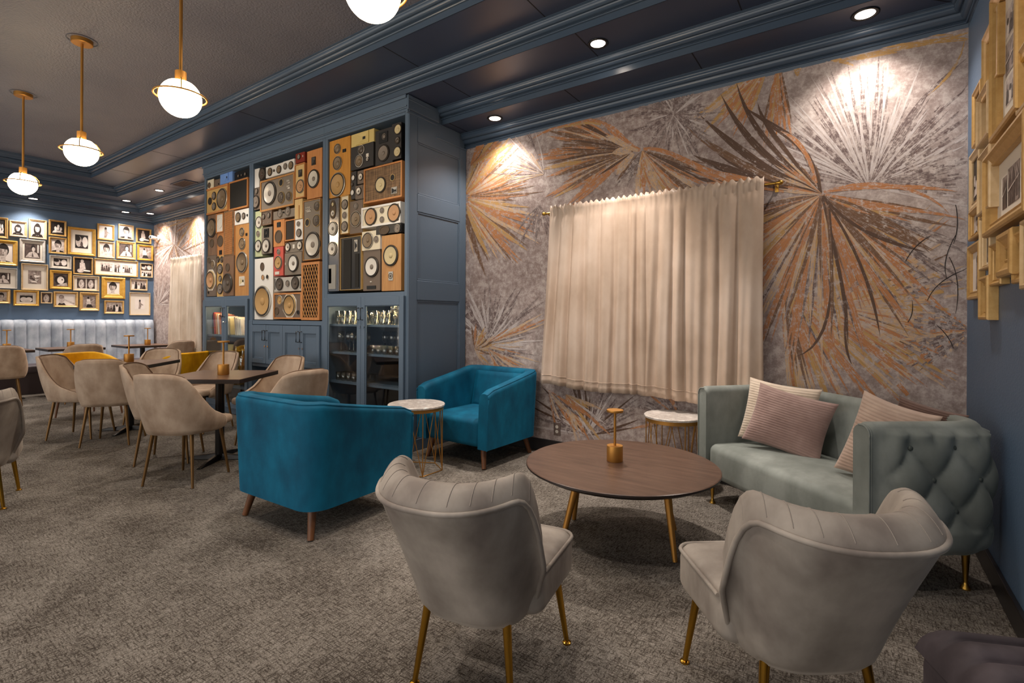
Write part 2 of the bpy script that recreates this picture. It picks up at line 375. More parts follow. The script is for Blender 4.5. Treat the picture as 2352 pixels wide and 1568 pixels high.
# big orange fan
C1_ = (1888, 446)
fan(C1_, 190, 352, 40, 260, 400, 15, [2,6,5], 0.04); fan(C1_, 196, 262, 32, 260, 420, 15, [1,1,1,7,1,3], 0.05); fan(C1_, 262, 318, 24, 260, 420, 15, [1,1,7,3,1], 0.06); fan(C1_, 186, 350, 50, 80, 250, 8, [3,2,1,3,2], 0.04)
fan(C1_, 320, 352, 16, 130, 300, 12, [1,2,7,1,2], 0.08); fan(C1_, 100, 175, 14, 50, 140, 8, [3,1,2], 0.03)
for q, w, mi in (([(1888,450),(1935,640),(1945,700),(1948,800)],9,9), ([(1890,450),(1990,600),(2010,700),(2022,775)],8,9), ([(1905,480),(1925,700),(1900,800),(1825,820)],7,9), ([(1945,700),(1935,770),(1945,820),(1958,838)],6,9),
    ([(1890,450),(1980,540),(2030,600),(2100,690)],8,2), ([(1892,448),(2000,480),(2080,520),(2140,585)],9,2), ([(1895,446),(2000,470),(2100,480),(2235,505)],9,1), ([(1892,442),(2000,400),(2130,430),(2180,490)],9,1),
    ([(1892,440),(2000,425),(2120,425),(2200,440)],10,1), ([(1890,450),(1975,560),(2060,620),(2095,690)],7,2), ([(1890,450),(1960,540),(2060,560),(2130,580)],9,9), ([(1885,450),(1870,560),(1800,740)],8,2), ([(1900,470),(1912,620),(1915,700),(1908,780)],8,2)):
    blade(q, w, mi, root=0.7)
for q, w, mi in (([(1885,443),(1865,320),(1800,310),(1700,240)],15,9), ([(1875,420),(1860,350),(1830,315),(1790,300)],12,1), ([(1870,425),(1790,390),(1710,330),(1655,215)],17,9), ([(1865,430),(1780,410),(1700,350),(1605,262)],19,9),
    ([(1860,438),(1770,400),(1690,380),(1645,350)],22,9), ([(1850,440),(1750,400),(1650,360),(1560,275)],17,2), ([(1830,440),(1740,410),(1660,390),(1590,355)],20,9), ([(1860,440),(1760,425),(1660,400),(1580,385)],15,1), ([(1810,430),(1740,425),(1650,425),(1590,405)],16,9),
    ([(1800,440),(1740,430),(1680,418),(1610,420)],10,1), ([(1850,420),(1780,340),(1720,300),(1690,185)],13,9), ([(1855,415),(1800,330),(1750,290),(1740,235)],12,9)):
    blade(q, w, mi, root=0.5)
fan(C1_, 130, 178, 12, 60, 150, 7, [3,1,9,9], 0.04)
# grey fan, top middle
fan((1548,262), 0, 360, 64, 50, 125, 7, [6,5,4,6,5], 0.08)
for q in ([(1540,262),(1490,300),(1440,300)], [(1548,262),(1590,300),(1605,360)], [(1548,262),(1580,260),(1612,330)], [(1548,262),(1500,250),(1420,275)]): blade(q, 8, 5, root=0.5)
# ochre fan, centre left
C3_ = (1476, 345)
fan((1455,348), 150, 222, 46, 130, 235, 17, [1,1,7,2,1], 0.06); fan((1455,348), 150, 215, 40, 60, 210, 7, [2,9,3,2], 0.06)
fan(C3_, 222, 262, 12, 60, 120, 10, [6,5,2], 0.04); fan(C3_, 262, 335, 26, 70, 150, 14, [3,1,3,7], 0.04); fan(C3_, 300, 345, 20, 100, 230, 13, [1,3,1,2,7], 0.06); fan(C3_, 330, 350, 8, 120, 240, 8, [2,9], 0.05)
for q, w, mi in (([(1470,345),(1430,330),(1410,290),(1375,278)],17,1), ([(1465,346),(1430,335),(1410,315),(1390,312)],15,3), ([(1450,348),(1430,345),(1405,352)],18,3), ([(1455,352),(1430,380),(1415,402)],17,3), ([(1478,342),(1540,330),(1640,420),(1740,435)],14,1), ([(1380,285),(1330,270),(1260,300)],14,7), ([(1400,290),(1340,250),(1220,320)],10,1)):
    blade(q, w, mi, root=0.5)
# fan cut by the left edge of the mural
fan((1062,452), -80, -12, 26, 110, 215, 11, [1,1,3,2,7], 0.05); fan((1062,452), -10, 75, 34, 60, 190, 9, [1,3,7,2,1], 0.04); fan((1080,380), 20, 70, 16, 40, 120, 11, [1,7,2], 0.04); fan((1240,470), 230, 300, 14, 40, 150, 5, [6,5], 0.15)
fan((1250,400), 100, 200, 16, 60, 130, 4, [4,5,3], 0.1)
# grey fan low on the left
fan((1118,785), 15, 150, 50, 70, 165, 8, [5,6,4,5,4], 0.1); fan((1115,790), -25, 35, 22, 60, 170, 7, [3,1,6,4], 0.06); fan((1090,800), -60, 100, 30, 20, 60, 7, [1,3,2,7], 0.1); fan((1120,800), -70, -10, 14, 60, 120, 7, [1,3,5], 0.06)
# fans below the curtain
fan((1346,1000), 8, 172, 44, 60, 170, 8, [5,5,4,6,9], 0.06); fan((1300,905), -90, -20, 14, 60, 150, 8, [1,7,3,4], 0.03); fan((1260,895), -80, -30, 12, 40, 130, 8, [3,1,5], 0.03); fan((1560,960), 100, 200, 18, 60, 140, 8, [1,5,6], 0.05)
# behind the sofa and under the rod
fan((2230,760), 140, 230, 26, 60, 190, 10, [3,6,5,1], 0.03, dash=True)
# cracks
for q in ([(2180,590),(2210,640),(2195,720)], [(2195,540),(2160,600),(2175,640)], [(2130,690),(2150,640),(2228,615)], [(2080,600),(2100,560),(2140,540)], [(2190,800),(2180,770),(2150,745)], [(2085,740),(2100,720),(2095,690)], [(2195,470),(2205,520),(2190,560)]): blade(q, 2.2, 8, root=0.8, tip=0.4)
# mural beyond the cabinet
fan((398,585), 20, 160, 26, 50, 110, 4, [2,6,4,1], 0.05); fan((400,560), 150, 330, 24, 30, 90, 4, [4,2,3,6], 0.06); fan((450,500), 180, 300, 22, 30, 90, 4, [1,2,7,3], 0.05); fan((362,700), 0, 110, 22, 20, 70, 3.5, [5,6,4], 0.1); fan((360,520), -60, 60, 18, 15, 40, 3, [1,5,2], 0.1); fan((385,690), 0, 90, 10, 20, 40, 3, [5], 0.2)
mur.build('wall_back', MU); struct(bpy.data.objects['wall_back'])
# ---- trayed ceiling: profile (offset from wall, height) swept round the room
def sweep(prof, name, mats, mfun=None, smooth=False):
    b = MB(); rows = []
    for o, z in prof:
        rows.append([Vector((XR-o, YF0, z)), Vector((XR-o, YB-o, z)), Vector((XL+o, YB-o, z)), Vector((XL+o, YF0, z))])
    b.grid(rows, mfun=mfun, flip=True); return struct(b.build(name, mats, smooth=smooth, auto=40))
def cove(o0, z0, o1, z1, n=8, out=True):
    r = []
    for i in range(n+1):
        t = i/n*PI/2
        r.append((o0+(o1-o0)*(1-math.cos(t)), z0+(z1-z0)*math.sin(t)) if out else (o0+(o1-o0)*math.sin(t), z0+(z1-z0)*(1-math.cos(t))))
    return r
def crown(o, z, h, p):
    """bead, cove, torus and fillet moulding rising from (o,z)"""
    pr = [(o, z), (o+0.008, z), (o+0.012, z+0.006), (o+0.008, z+0.013), (o+0.004, z+0.015)]
    pr += cove(o+0.004, z+0.018, o+p*0.45, z+h*0.52, 6, False)
    pr += [(o+p*0.48, z+h*0.54)]
    for i in range(7):
        t = PI*i/6; pr.append((o+p*0.62-0.018*math.cos(t)+0.0*t, z+h*0.60+0.020*math.sin(t)*-1 + h*0.16*i/6))
    pr += cove(o+p*0.80, z+h*0.80, o+p*0.94, z+h*0.93, 4, True) + [(o+p*0.94, z+h*0.95), (o+p, z+h*0.95), (o+p, z+h)]
    return pr
sweep([(0, 3.06)]+crown(0.004, 3.085, L1-3.085, 0.09), 'trim_1', M['paint'], smooth=True)
for k, (o, za, zb) in enumerate(((0.38, L1, L2), (0.86, L2, L3), (1.355, L3, L4))):
    sweep([(o-0.004, za), (o, za), (o, za+0.048), (o+0.004, za+0.05)]+crown(o+0.004, za+0.05, zb-za-0.05, 0.085), 'trim_%d' % (k+2), M['paint'], smooth=True)
grv = mk('panel_groove', (16, 18, 24), 0.7)
def panels():
    b = MB()
    for o0, o1, z in ((0.09, 0.38, L1), (0.46, 0.86, L2), (0.94, 1.355, L3)):
        b.grid([[Vector((XR-o, YF0, z)), Vector((XR-o, YB-o, z)), Vector((XL+o, YB-o, z)), Vector((XL+o, YF0, z))] for o in (o0, o1)], flip=True)
        for X in (-9.4, -7.9, -5.6, -3.3, -2.0, -0.95):
            X += {L1: -0.05, L2: 0.3, L3: 0.1}[z]
            b.box(X-0.004, X+0.004, YB-o1, YB-o0, z-0.0012, z, 1)
        for sx, xx in ((-1, XR), (1, XL)):
            p0 = Vector((xx+sx*o0, YB-o0, z-0.001)); p1 = Vector((xx+sx*o1, YB-o1, z-0.001)); d = (p1-p0).normalized(); nn = Vector((-d.y, d.x, 0))*0.004
            b.face([p0+nn, p1+nn, p1-nn, p0-nn], 1)
    o = 1.435
    b.face([(XR-o, YF0, L4), (XL+o, YF0, L4), (XL+o, YB-o, L4), (XR-o, YB-o, L4)], 2)
    b.face([(XR, YF0, L4+0.08), (XL, YF0, L4+0.08), (XL, YB, L4+0.08), (XR, YB, L4+0.08)], 2)
    return struct(b.build('ceiling', [M['paint_dark'], grv, M['ceil']]))
panels()
plain('baseboard_back', M['base'], lambda b: b.box(-3.44, XR-0.03, YB-0.02, YB, 0, 0.115), bevel=0.004)
plain('baseboard_right', M['base'], lambda b: b.box(XR-0.02, XR, YF0, YB-0.02, 0, 0.11), bevel=0.004)
plain('baseboard_left', M['base'], lambda b: b.box(XL, XL+0.02, YF0, YB, 0, 0.1))
# ---- recessed ceiling lights
def downlight(x, y, z, label, grp):
    t = thing('recessed_light', label, 'ceiling light', (x, y, z), 0, grp)
    b = MB(); b.lathe([(0.075, 0.0), (0.078, -0.004), (0.070, -0.008), (0.056, -0.006), (0.054, -0.002)], 32); b.build('trim_ring', M['blacks'], t, smooth=True)
    b = MB(); b.lathe([(0.054, -0.003), (0.030, -0.0015), (0.0, -0.001)], 28); b.build('lens', M['lens'], t, smooth=True)
DL = ['round recessed downlight in the upper ceiling step above the round coffee table', 'round recessed downlight beside the blue cabinet end panel above the mural', 'large round recessed downlight near the right end of the mural',
 'recessed downlight next to the air vent over the far end', 'recessed downlight at the far corner of the upper ceiling step', 'recessed downlight over the left part of the photo wall', 'recessed downlight over the right part of the photo wall', 'recessed downlight in the far corner above the far mural']
for (x, y, z, w, seen), lab in zip(DOWN[:8], DL): downlight(x, y, z, lab, 'recessed ceiling downlights')
# ---- ceiling vent
t = thing('ceiling_vent', 'rectangular slatted air vent in the ceiling step near the cabinet', 'vent', (-8.66, 3.49, L2-0.001))
b = MB(); b.box(-0.24, 0.24, -0.10, -0.085, -0.008, 0).box(-0.24, 0.24, 0.085, 0.10, -0.008, 0).box(-0.24, -0.22, -0.085, 0.085, -0.008, 0).box(0.22, 0.24, -0.085, 0.085, -0.008, 0); b.build('frame', M['paint_dark'], t)
b = MB(); b.box(-0.22, 0.22, -0.085, 0.085, -0.001, 0); b.build('backing', M['black'], t)
for i in range(6):
    b = MB(); y = -0.07+i*0.028; b.box(-0.22, 0.22, y-0.006, y+0.006, -0.007, -0.003); b.build('slat', mk('vent_bronze', (96, 66, 50), 0.5), t)
# ---- pendants
def pendant():
    t = thing('pendant_lamp', '', 'pendant lamp', (0, 0, L4))
    b = MB(); b.lathe([(0, 0), (0.075, 0), (0.075, -0.032), (0.07, -0.036), (0, -0.036)], 32); b.build('canopy', M['brassm'], t, smooth=True, auto=30)
    b = MB(); b.lathe([(0.105, 0), (0.108, -0.003), (0.1, -0.003)], 32); b.build('ceiling_plate', M['paint_dark'], t)
    b = MB(); b.tube([(0,0,-0.03), (0,0,-0.79)], 0.010, 12); b.build('rod', M['brassm'], t, smooth=True, auto=40)
    b = MB(); b.lathe([(0, -0.785), (0.032, -0.785), (0.032, -0.85), (0, -0.85)], 24); b.build('socket_cup', M['brassm'], t, smooth=True, auto=30)
    zc = -0.955; R = 0.118; pr = []
    for i in range(25):
        a = PI*i/24; z = R*math.cos(a); r = R*math.sin(a); z = min(z, R*0.80); pr.append((r, zc+z))
    pr[0] = (0, zc+R*0.8)
    b = MB(); b.lathe(pr, 40); b.build('globe_shade', M['globe'], t, smooth=True)
    b = MB(); b.tube([(0.146*math.cos(2*PI*i/48), 0.146*math.sin(2*PI*i/48), zc+0.012) for i in range(48)], 0.0055, 8, closed=True); b.build('ring', M['brassm'], t, smooth=True)
    for ph in (-0.35, -0.35+2*PI/3, -0.35+4*PI/3):
        pts = [(0.02, -0.845), (0.06, -0.846), (0.105, -0.862), (0.134, -0.895), (0.1415, zc+0.012)]
        b = MB(); b.tube([(r*math.cos(ph), r*math.sin(ph), z) for r, z in pts], 0.004, 6); b.build('arm', M['brassm'], t, smooth=True)
    return t
p0 = pendant()
PL = ['glowing globe pendant cut off by the top edge of the picture, nearest the camera', 'glowing globe pendant on a long brass rod, largest of those fully seen', 'middle globe pendant with brass canopy, between the larger and the smallest one', 'smallest and farthest globe pendant with brass ring, at the far left']
for i, (x, y) in enumerate(PEND):
    o = p0 if i == 0 else copy_tree(p0)
    o.location = (x, y, L4); o['label'] = PL[i]; o['group'] = 'globe pendants in a row'
# ================================================================== BUILT-IN DISPLAY CABINETS
CF, CB = 3.27, 4.08           # front plane and back of the cabinets
BX = [(-7.48, -6.24), (-6.24, -4.72), (-4.72, -3.45)]
def zc(x, y, Y=CF): return on_y(x, y, Y).z
cab = M['cab']; intr = mk('cabinet_inside', (44, 50, 60), 0.6)
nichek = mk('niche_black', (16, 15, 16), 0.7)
CABL = ['tall slate blue built-in cabinet with books and bottles behind glass, farthest left', 'tall slate blue built-in cabinet with four panelled doors under the speakers', 'tall slate blue built-in cabinet with drinking glasses behind glass doors, nearest']
def frame_rect(b, x0, x1, z0, z1, w, y0, y1, mi=0, wt=None, wb=None):
    wt = w if wt is None else wt; wb = w if wb is None else wb
    b.box(x0, x0+w, y0, y1, z0, z1, mi).box(x1-w, x1, y0, y1, z0, z1, mi).box(x0+w, x1-w, y0, y1, z1-wt, z1, mi).box(x0+w, x1-w, y0, y1, z0, z0+wb, mi)
CABS = []
MIDZ = [1.53, 1.22, 1.51]
for i, (x0, x1) in enumerate(BX):
    cx = (x0+x1)/2; t = thing('display_cabinet', CABL[i], 'cabinet', (cx, CF, 0), 0, None); CABS.append(t)
    w = (x1-x0)/2; D = CB-CF
    b = MB(); zt = 3.165
    b.box(-w+0.001, -w+0.045, 0, D, 0, 3.335); b.box(w-0.045, w-0.001, 0, D, 0, 3.335); b.box(-w+0.045, w-0.045, 0, D, zt, 3.335); b.box(-w+0.045, w-0.045, 0, D, 0, 0.10)
    b.box(-w+0.045, w-0.045, -0.0, D, MIDZ[i]-0.05, MIDZ[i])
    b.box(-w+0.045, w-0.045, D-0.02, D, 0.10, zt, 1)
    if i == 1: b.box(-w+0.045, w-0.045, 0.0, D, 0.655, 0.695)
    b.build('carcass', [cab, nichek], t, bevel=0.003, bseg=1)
    # moulded frieze
    b = MB(); b.box(-w, w, -0.018, 0, 3.215, 3.335); b.box(-w, w, -0.028, -0.018, 3.225, 3.237); b.box(-w, w, -0.036, -0.018, 3.305, 3.335); b.box(-w, w, -0.010, 0, 3.19, 3.215); b.build('frieze', cab, t, bevel=0.003)
    if i > 0:
        b = MB(); b.box(-w-0.05, -w+0.05, -0.006, 0, 0.1, min(MIDZ[i], MIDZ[i-1])); b.build('stile', cab, t, bevel=0.003)
def handle(parent, x, z):
    b = MB(); b.tube([(x, -0.025, z-0.06), (x, -0.055, z-0.058), (x, -0.055, z+0.058), (x, -0.025, z+0.06)], 0.0055, 8); return b.build('handle', M['blacks'], parent, smooth=True)
def door(t, x0, x1, z0, z1, glass, hx, st=0.058, hz=None):
    b = MB(); frame_rect(b, x0, x1, z0, z1, st, -0.028, -0.0008, wt=st+0.03, wb=st)
    b2 = MB()
    d = b.build('door', cab, t, bevel=0.004)
    m = MB(); frame_rect(m, x0+st, x1-st, z0+st, z1-st-0.025, 0.012, -0.02, -0.004); m.build('moulding', cab, d, bevel=0.005)
    p = MB()
    if glass: p.box(x0+st, x1-st, -0.013, -0.010, z0+st, z1-st-0.025); p.build('glass_pane', M['pane'], d)
    else:
        p.box(x0+st, x1-st, -0.011, -0.004, z0+st, z1-st-0.025); p.build('door_panel', cab, d)
    handle(d, hx, hz or z1-0.17)
    k = MB(); k.tube([(hx+0.02, -0.028, (hz or z1-0.17)-0.13), (hx+0.02, -0.036, (hz or z1-0.17)-0.13)], 0.011, 12); k.build('lock', M['chrome'], d)
# right cabinet (glasses)
def shelves(t, w, zs, D=0.6):
    for z in zs:
        b = MB(); b.box(-w+0.045, w-0.045, 0.03, D, z-0.022, z); b.build('shelf', cab, t)
wR = (BX[2][1]-BX[2][0])/2
door(CABS[2], -wR+0.03, -0.002, 0.08, 1.468, True, -0.028); door(CABS[2], 0.002, wR-0.025, 0.08, 1.468, True, 0.03)
ZR = [on_y(760, 743, 3.4).z, on_y(760, 804, 3.4).z, on_y(760, 868, 3.4).z]
shelves(CABS[2], wR, ZR)
wL = (BX[0][1]-BX[0][0])/2
door(CABS[0], -wL+0.03, -0.002, 0.08, 1.488, True, -0.028); door(CABS[0], 0.002, wL-0.026, 0.08, 1.488, True, 0.03)
ZL = [on_y(540, 769, 3.4).z, on_y(540, 847, 3.4).z, 0.35]
shelves(CABS[0], wL, ZL)
wC = (BX[1][1]-BX[1][0])/2
for k in range(4):
    x0 = -wC+0.05+k*(2*wC-0.1)/4; x1 = x0+(2*wC-0.1)/4-0.006
    door(CABS[1], x0, x1, 0.70, 1.165, False, (x1-0.03) if k % 2 == 0 else (x0+0.03), 0.055, 1.04)
# end panel with raised mouldings (belongs to the nearest cabinet)
t = CABS[2]
b = MB(); X = wR; D = CB-CF+0.015
b.box(X-0.001, X+0.012, 0, 0.11, 0, 3.2); b.box(X-0.001, X+0.012, D-0.10, D, 0, 3.05)
for z0, z1 in ((0, 0.11), (1.43, 1.62), (2.27, 2.44), (2.93, 3.2)): b.box(X-0.001, X+0.012, 0.11, D-0.10, z0, z1)
b.box(X-0.001, X+0.02, -0.02, 0.40, 3.2, 3.335)
b.build('end_panel', cab, t, bevel=0.008, bseg=3)
b = MB()
for z0, z1 in ((0.11, 1.43), (1.62, 2.27), (2.44, 2.93)):
    b.box(X+0.0, X+0.007, 0.11, 0.125, z0, z1); b.box(X, X+0.007, D-0.115, D-0.10, z0, z1); b.box(X, X+0.007, 0.125, D-0.115, z0, z0+0.015); b.box(X, X+0.007, 0.125, D-0.115, z1-0.015, z1)
b.build('panel_moulding', cab, t, bevel=0.004)
b = MB(); b.box(X+0.0, X+0.022, -0.03, 0.37, 3.165, 3.18).box(X, X+0.022, -0.02, D-0.42, 3.285, 3.30).box(X, X+0.022, 0.36, D, 3.04, 3.055); b.build('cornice_bead', cab, t, bevel=0.004)
# ================================================================== SPEAKERS
SC = {1: (464, 375, 4.9), 2: (570, 320, 6.533), 3: (570, 520, 6.533), 4: (740, 260, 7.126), 5: (740, 450, 6.817)}
YFR = 3.285
SP = {
 'oak': woodm('oak_veneer', (176, 122, 66), (200, 148, 88), 0.45, (14, 14, 1.5), 3), 'amber': woodm('amber_veneer', (190, 126, 46), (212, 152, 66), 0.4, (12, 12, 1.2), 3),
 'walnut': woodm('walnut_veneer', (112, 84, 62), (142, 110, 84), 0.45, (14, 14, 1.5), 3), 'orange': woodm('orange_veneer', (186, 120, 64), (208, 144, 86), 0.42, (10, 10, 1.5), 3),
 'pine': woodm('pine_baffle', (206, 170, 108), (222, 190, 132), 0.5, (12, 12, 2), 3), 'cream': mk('cream_baffle', (226, 214, 186), 0.5), 'white': mk('white_baffle', (232, 228, 220), 0.45),
 'grey': mk('grey_baffle', (128, 116, 102), 0.55), 'lgrey': mk('light_grey_baffle', (184, 178, 168), 0.5), 'brown': mk('brown_baffle', (112, 96, 82), 0.55), 'dark': mk('dark_baffle', (48, 44, 42), 0.5),
 'black': mk('black_baffle', (24, 22, 22), 0.4), 'green': mk('pale_green_baffle', (186, 192, 150), 0.5), 'red': mk('coral_red_baffle', (204, 88, 74), 0.45), 'dred': mk('dark_red_baffle', (132, 44, 26), 0.4),
 'blue': mk('light_blue_horn', (120, 160, 226), 0.4), 'yellow': mk('straw_yellow', (214, 190, 120), 0.45), 'tanb': mk('tan_grille_baffle', (172, 128, 84), 0.6), 'pgold': woodm('pale_gold_veneer', (202, 160, 92), (218, 180, 116), 0.45, (12, 12, 2), 3),
 'weave': mk('woven_grille_cloth', (124, 96, 68), 0.85), 'silverb': mk('polished_silver_baffle', (190, 186, 184), 0.18, 0.9)}
_nt = NT(SP['weave']); _n = noise(_nt, 1.0, 3, 0.6, sc=(60, 4, 4)); _n2 = noise(_nt, 1.0, 3, 0.6, sc=(5, 5, 70))
_nt.ln(mixc(_nt, 0.5, ramp(_nt, _n.outputs[0], [(0.4, (90, 70, 52)), (0.6, (150, 118, 84))]).outputs[0], ramp(_nt, _n2.outputs[0], [(0.4, (84, 66, 50)), (0.6, (140, 110, 78))]).outputs[0]), _nt.b.inputs['Base Color'])
CN = {'sil': mk('silver_cone', (214, 206, 192), 0.35, 0.2), 'brn': mk('brown_cone', (128, 108, 82), 0.42), 'tan': mk('tan_cone', (186, 148, 94), 0.6), 'wht': mk('white_cone', (224, 218, 208), 0.5), 'drk': mk('dark_cone', (88, 76, 64), 0.35),
      'crm': mk('cream_cone', (206, 188, 144), 0.55), 'gry': mk('grey_cone', (130, 118, 106), 0.45), 'pt': mk('peach_cone', (188, 144, 102), 0.55)}
rubber = mk('rubber_surround', (48, 42, 37), 0.45); ringm = {'k': mk('black_ring', (66, 58, 50), 0.35), 's': mk('silver_ring', (186, 180, 168), 0.3, 0.6), 'w': mk('white_ring', (222, 214, 200), 0.45), 'g': mk('gold_ring', (196, 166, 112), 0.4, 0.3), 'r': mk('red_magnet', (190, 30, 24), 0.4)}
gr_dark = mk('dark_grille_cloth', (52, 44, 36), 0.9); gr_brown = mk('brown_grille_cloth', (92, 76, 60), 0.9); gr_white = mk('white_perforated_grille', (222, 218, 208), 0.7); gr_black = mk('black_grille_cloth', (34, 31, 26), 0.85)
ROTY = Matrix.Rotation(PI/2, 4, 'X')      # lathe axis z -> towards -y
def drv(parent, name, x, z, r, cone, ring='k', cap=0.3, sx=1.0, flat=False):
    T = Matrix.Translation((x, 0, z)) @ Matrix.Diagonal((sx, 1, 1, 1)) @ ROTY
    h = min(0.11*r+0.003, 0.016); cap = cap*(0.8 if name == 'woofer' else 1.0)
    pr = [(1.0*r, 0), (1.0*r, h*0.45), (0.97*r, h*0.7), (0.93*r, h*0.7), (0.92*r, h*0.5), (0.89*r, h*0.95), (0.85*r, h*0.95), (0.82*r, h*0.6), (cap*r, 0.001), (cap*r*0.98, 0.002+h*0.2), (cap*r*0.7, 0.002+h*0.55), (cap*r*0.35, 0.002+h*0.72), (0, 0.002+h*0.78)]
    ml = [0,0,0,0,1,1,1,2,3,3,3,3]
    b = MB(); b.lathe(pr, 32 if r > 0.04 else 20, mat=T, mlist=ml)
    return b.build(name, [ringm[ring], rubber, CN[cone], CN['gry'] if cone in ('sil', 'wht') else CN[cone]], parent, smooth=True, auto=50)
def disc(parent, name, x, z, r, m, y=-0.002, ring=None, sx=1.0):
    b = MB(); T = Matrix.Translation((x, 0, z)) @ Matrix.Diagonal((sx, 1, 1, 1)) @ ROTY
    b.lathe([(r*1.0, 0), (r*1.0, 0.006), (r*0.84, 0.006), (r*0.82, 0.002), (0, 0.002)], 24, mat=T, mlist=[0, 0, 0, 1]); return b.build(name, [ring or m, m], parent, smooth=True, auto=40)
def hornp(parent, x, z, w, h, m, inner):
    b = MB(); o = 0.008
    outer = [(x-w/2, z-h/2), (x+w/2, z-h/2), (x+w/2, z+h/2), (x-w/2, z+h/2)]
    k = 0.84; mid = [(x+(px-x)*k, z+(pz-z)*k) for px, pz in outer]; thr = [(x+(px-x)*0.22+w*0.12, z+(pz-z)*0.25) for px, pz in outer]
    L = [[(px, 0, pz) for px, pz in outer], [(px, -o, pz) for px, pz in outer], [(px, -o, pz) for px, pz in mid], [(px, -0.0015, pz) for px, pz in thr]]
    b.grid([[Vector(p) for p in r] for r in L], cv=True, mfun=lambda a, c: [0, 0, (2 if c in (0, 2) else 1)][a]); b.face([Vector(p) for p in L[3]], 3)
    return b.build('horn', [m, inner, m, M['black']], parent)
_sc = [0]
def speaker(lab, reg, rect, body, baffle, comps, border=0.0, slats=None, yj=None):
    ox, oy, s = SC[reg]
    def P(x, y, r2=None):
        a = SC[r2] if r2 else (ox, oy, s); return on_y(a[0]+x/a[2], a[1]+y/a[2], YFR)
    tl = P(rect[0], rect[1]); br = P(rect[2], rect[3], rect[4] if len(rect) > 4 else None)
    _sc[0] += 1; yj = [0.004, 0.010, 0.016, 0.007, 0.020][_sc[0] % 5] if yj is None else yj
    cx, cz = (tl.x+br.x)/2, br.z; W_, H_ = abs(br.x-tl.x)-0.004, tl.z-br.z-0.004
    t = thing('speaker_box', lab, 'speaker', (cx, YFR+yj, cz+0.002), 0, None)
    b = MB(); b.box(-W_/2, W_/2, 0.0, 0.26, 0, H_); b.build('enclosure', SP[body], t, bevel=0.003, bseg=1)
    bd = border; b = MB(); 
    if bd: frame_rect(b, -W_/2, W_/2, 0, H_, bd, -0.012, 0); b.build('front_frame', SP[body], t)
    b = MB(); b.box(-W_/2+bd+0.001, W_/2-bd-0.001, -0.004, 0.0, bd+0.001, H_-bd-0.001); b.build('baffle', SP[baffle] if baffle in SP else baffle, t)
    base = 0.004
    for c in comps:
        k = c[0]; r2 = c[-1] if isinstance(c[-1], str) and c[-1] in ('R2','R3','R4','R5') else None
        pc = P(c[1], c[2], int(r2[1]) if r2 else None); x = pc.x-cx; z = pc.z-cz
        ss = SC[int(r2[1])][2] if r2 else s
        pe = on_y(0, 0, 1); u = P(c[1], c[2]-c[3], int(r2[1]) if r2 else None).z - pc.z   # vertical size in metres
        e = bpy.data.objects.new('n', None)
        o = None
        if k == 'W': o = drv(t, 'woofer', x, z, u, c[4], c[5] if len(c) > 5 and c[5] in ringm else 'k')
        elif k == 'M': o = drv(t, 'midrange_driver', x, z, u, c[4], c[5] if len(c) > 5 and c[5] in ringm else 'g', 0.35)
        elif k == 'T': o = drv(t, 'tweeter', x, z, u, c[4], c[5] if len(c) > 5 and c[5] in ringm else 'k', 0.5)
        elif k == 'D': o = disc(t, 'grille_disc', x, z, u, {'b': gr_brown, 'd': gr_dark, 'w': CN['wht'], 'W': gr_white}[c[4]], ring=ringm['k'] if c[4] == 'w' else None, sx=c[5] if len(c) > 5 and isinstance(c[5], float) else 1.0)
        elif k == 'P': o = disc(t, 'port', x, z, u, M['black'], ring=ringm[c[4]] if len(c) > 4 and c[4] in ringm else None)
        elif k == 'H':
            wv = u*2*c[4]; o = hornp(t, x, z, wv, u*2, {'w': ringm['w'], 'k': rubber, 'y': SP['yellow'], 'b': SP['blue'], 's': ringm['s']}[c[5]], {'w': CN['crm'], 'k': ringm['k'], 'y': SP['yellow'], 'b': SP['blue'], 's': M['black']}[c[5]])
        elif k == 'B':
            b = MB(); wv = u*c[4]; b.box(x-wv, x+wv, -0.006, 0, z-u, z+u); o = b.build(c[6] if len(c) > 6 and c[6] not in ('R2','R3','R4','R5') else 'badge_plate', {'k': M['black'], 'w': ringm['w'], 's': ringm['s'], 'd': gr_black, 'b': gr_brown, 'W': gr_white, 'o': SP['oak']}[c[5]], t)
        elif k == 'O':   # octagonal white woofer plate
            b = MB(); pts = [(x+u*math.cos(PI/8+PI/4*q), -0.003, z+u*1.05*math.sin(PI/8+PI/4*q)) for q in range(8)]; b.face(pts[::-1]); pts2 = [(p[0], 0, p[2]) for p in pts]
            b.grid([[Vector(p) for p in pts], [Vector(p) for p in pts2]], cv=True); o = b.build('mounting_plate', ringm['w'], t); 
        elif k == 'K':
            b = MB(); wv = u*c[4]
            for q in range(3):
                for g in range(2): b.box(x-wv+wv*q*0.8, x-wv+wv*q*0.8+wv*0.35, -0.014, 0, z-u*0.7+g*u, z-u*0.4+g*u)
            b.box(x-wv, x+wv, -0.003, 0, z-u, z-u*0.75).box(x-wv, x+wv, -0.003, 0, z+0.05*u, z+0.15*u)
            o = b.build('control_knobs', ringm['w'], t)
        bpy.data.objects.remove(e)
        if o: o.location.y = -0.004 - (0.003 if k in ('W', 'T', 'M') else 0)
    if slats == 'louvre':
        b = MB(); n = 44
        for q in range(n): z = 0.02+(H_-0.04)*q/n; b.box(-W_/2+0.03, W_/2-0.03, -0.009, -0.004, z, z+(H_-0.04)/n*0.55)
        b.build('louvre_grille', SP['orange'], t)
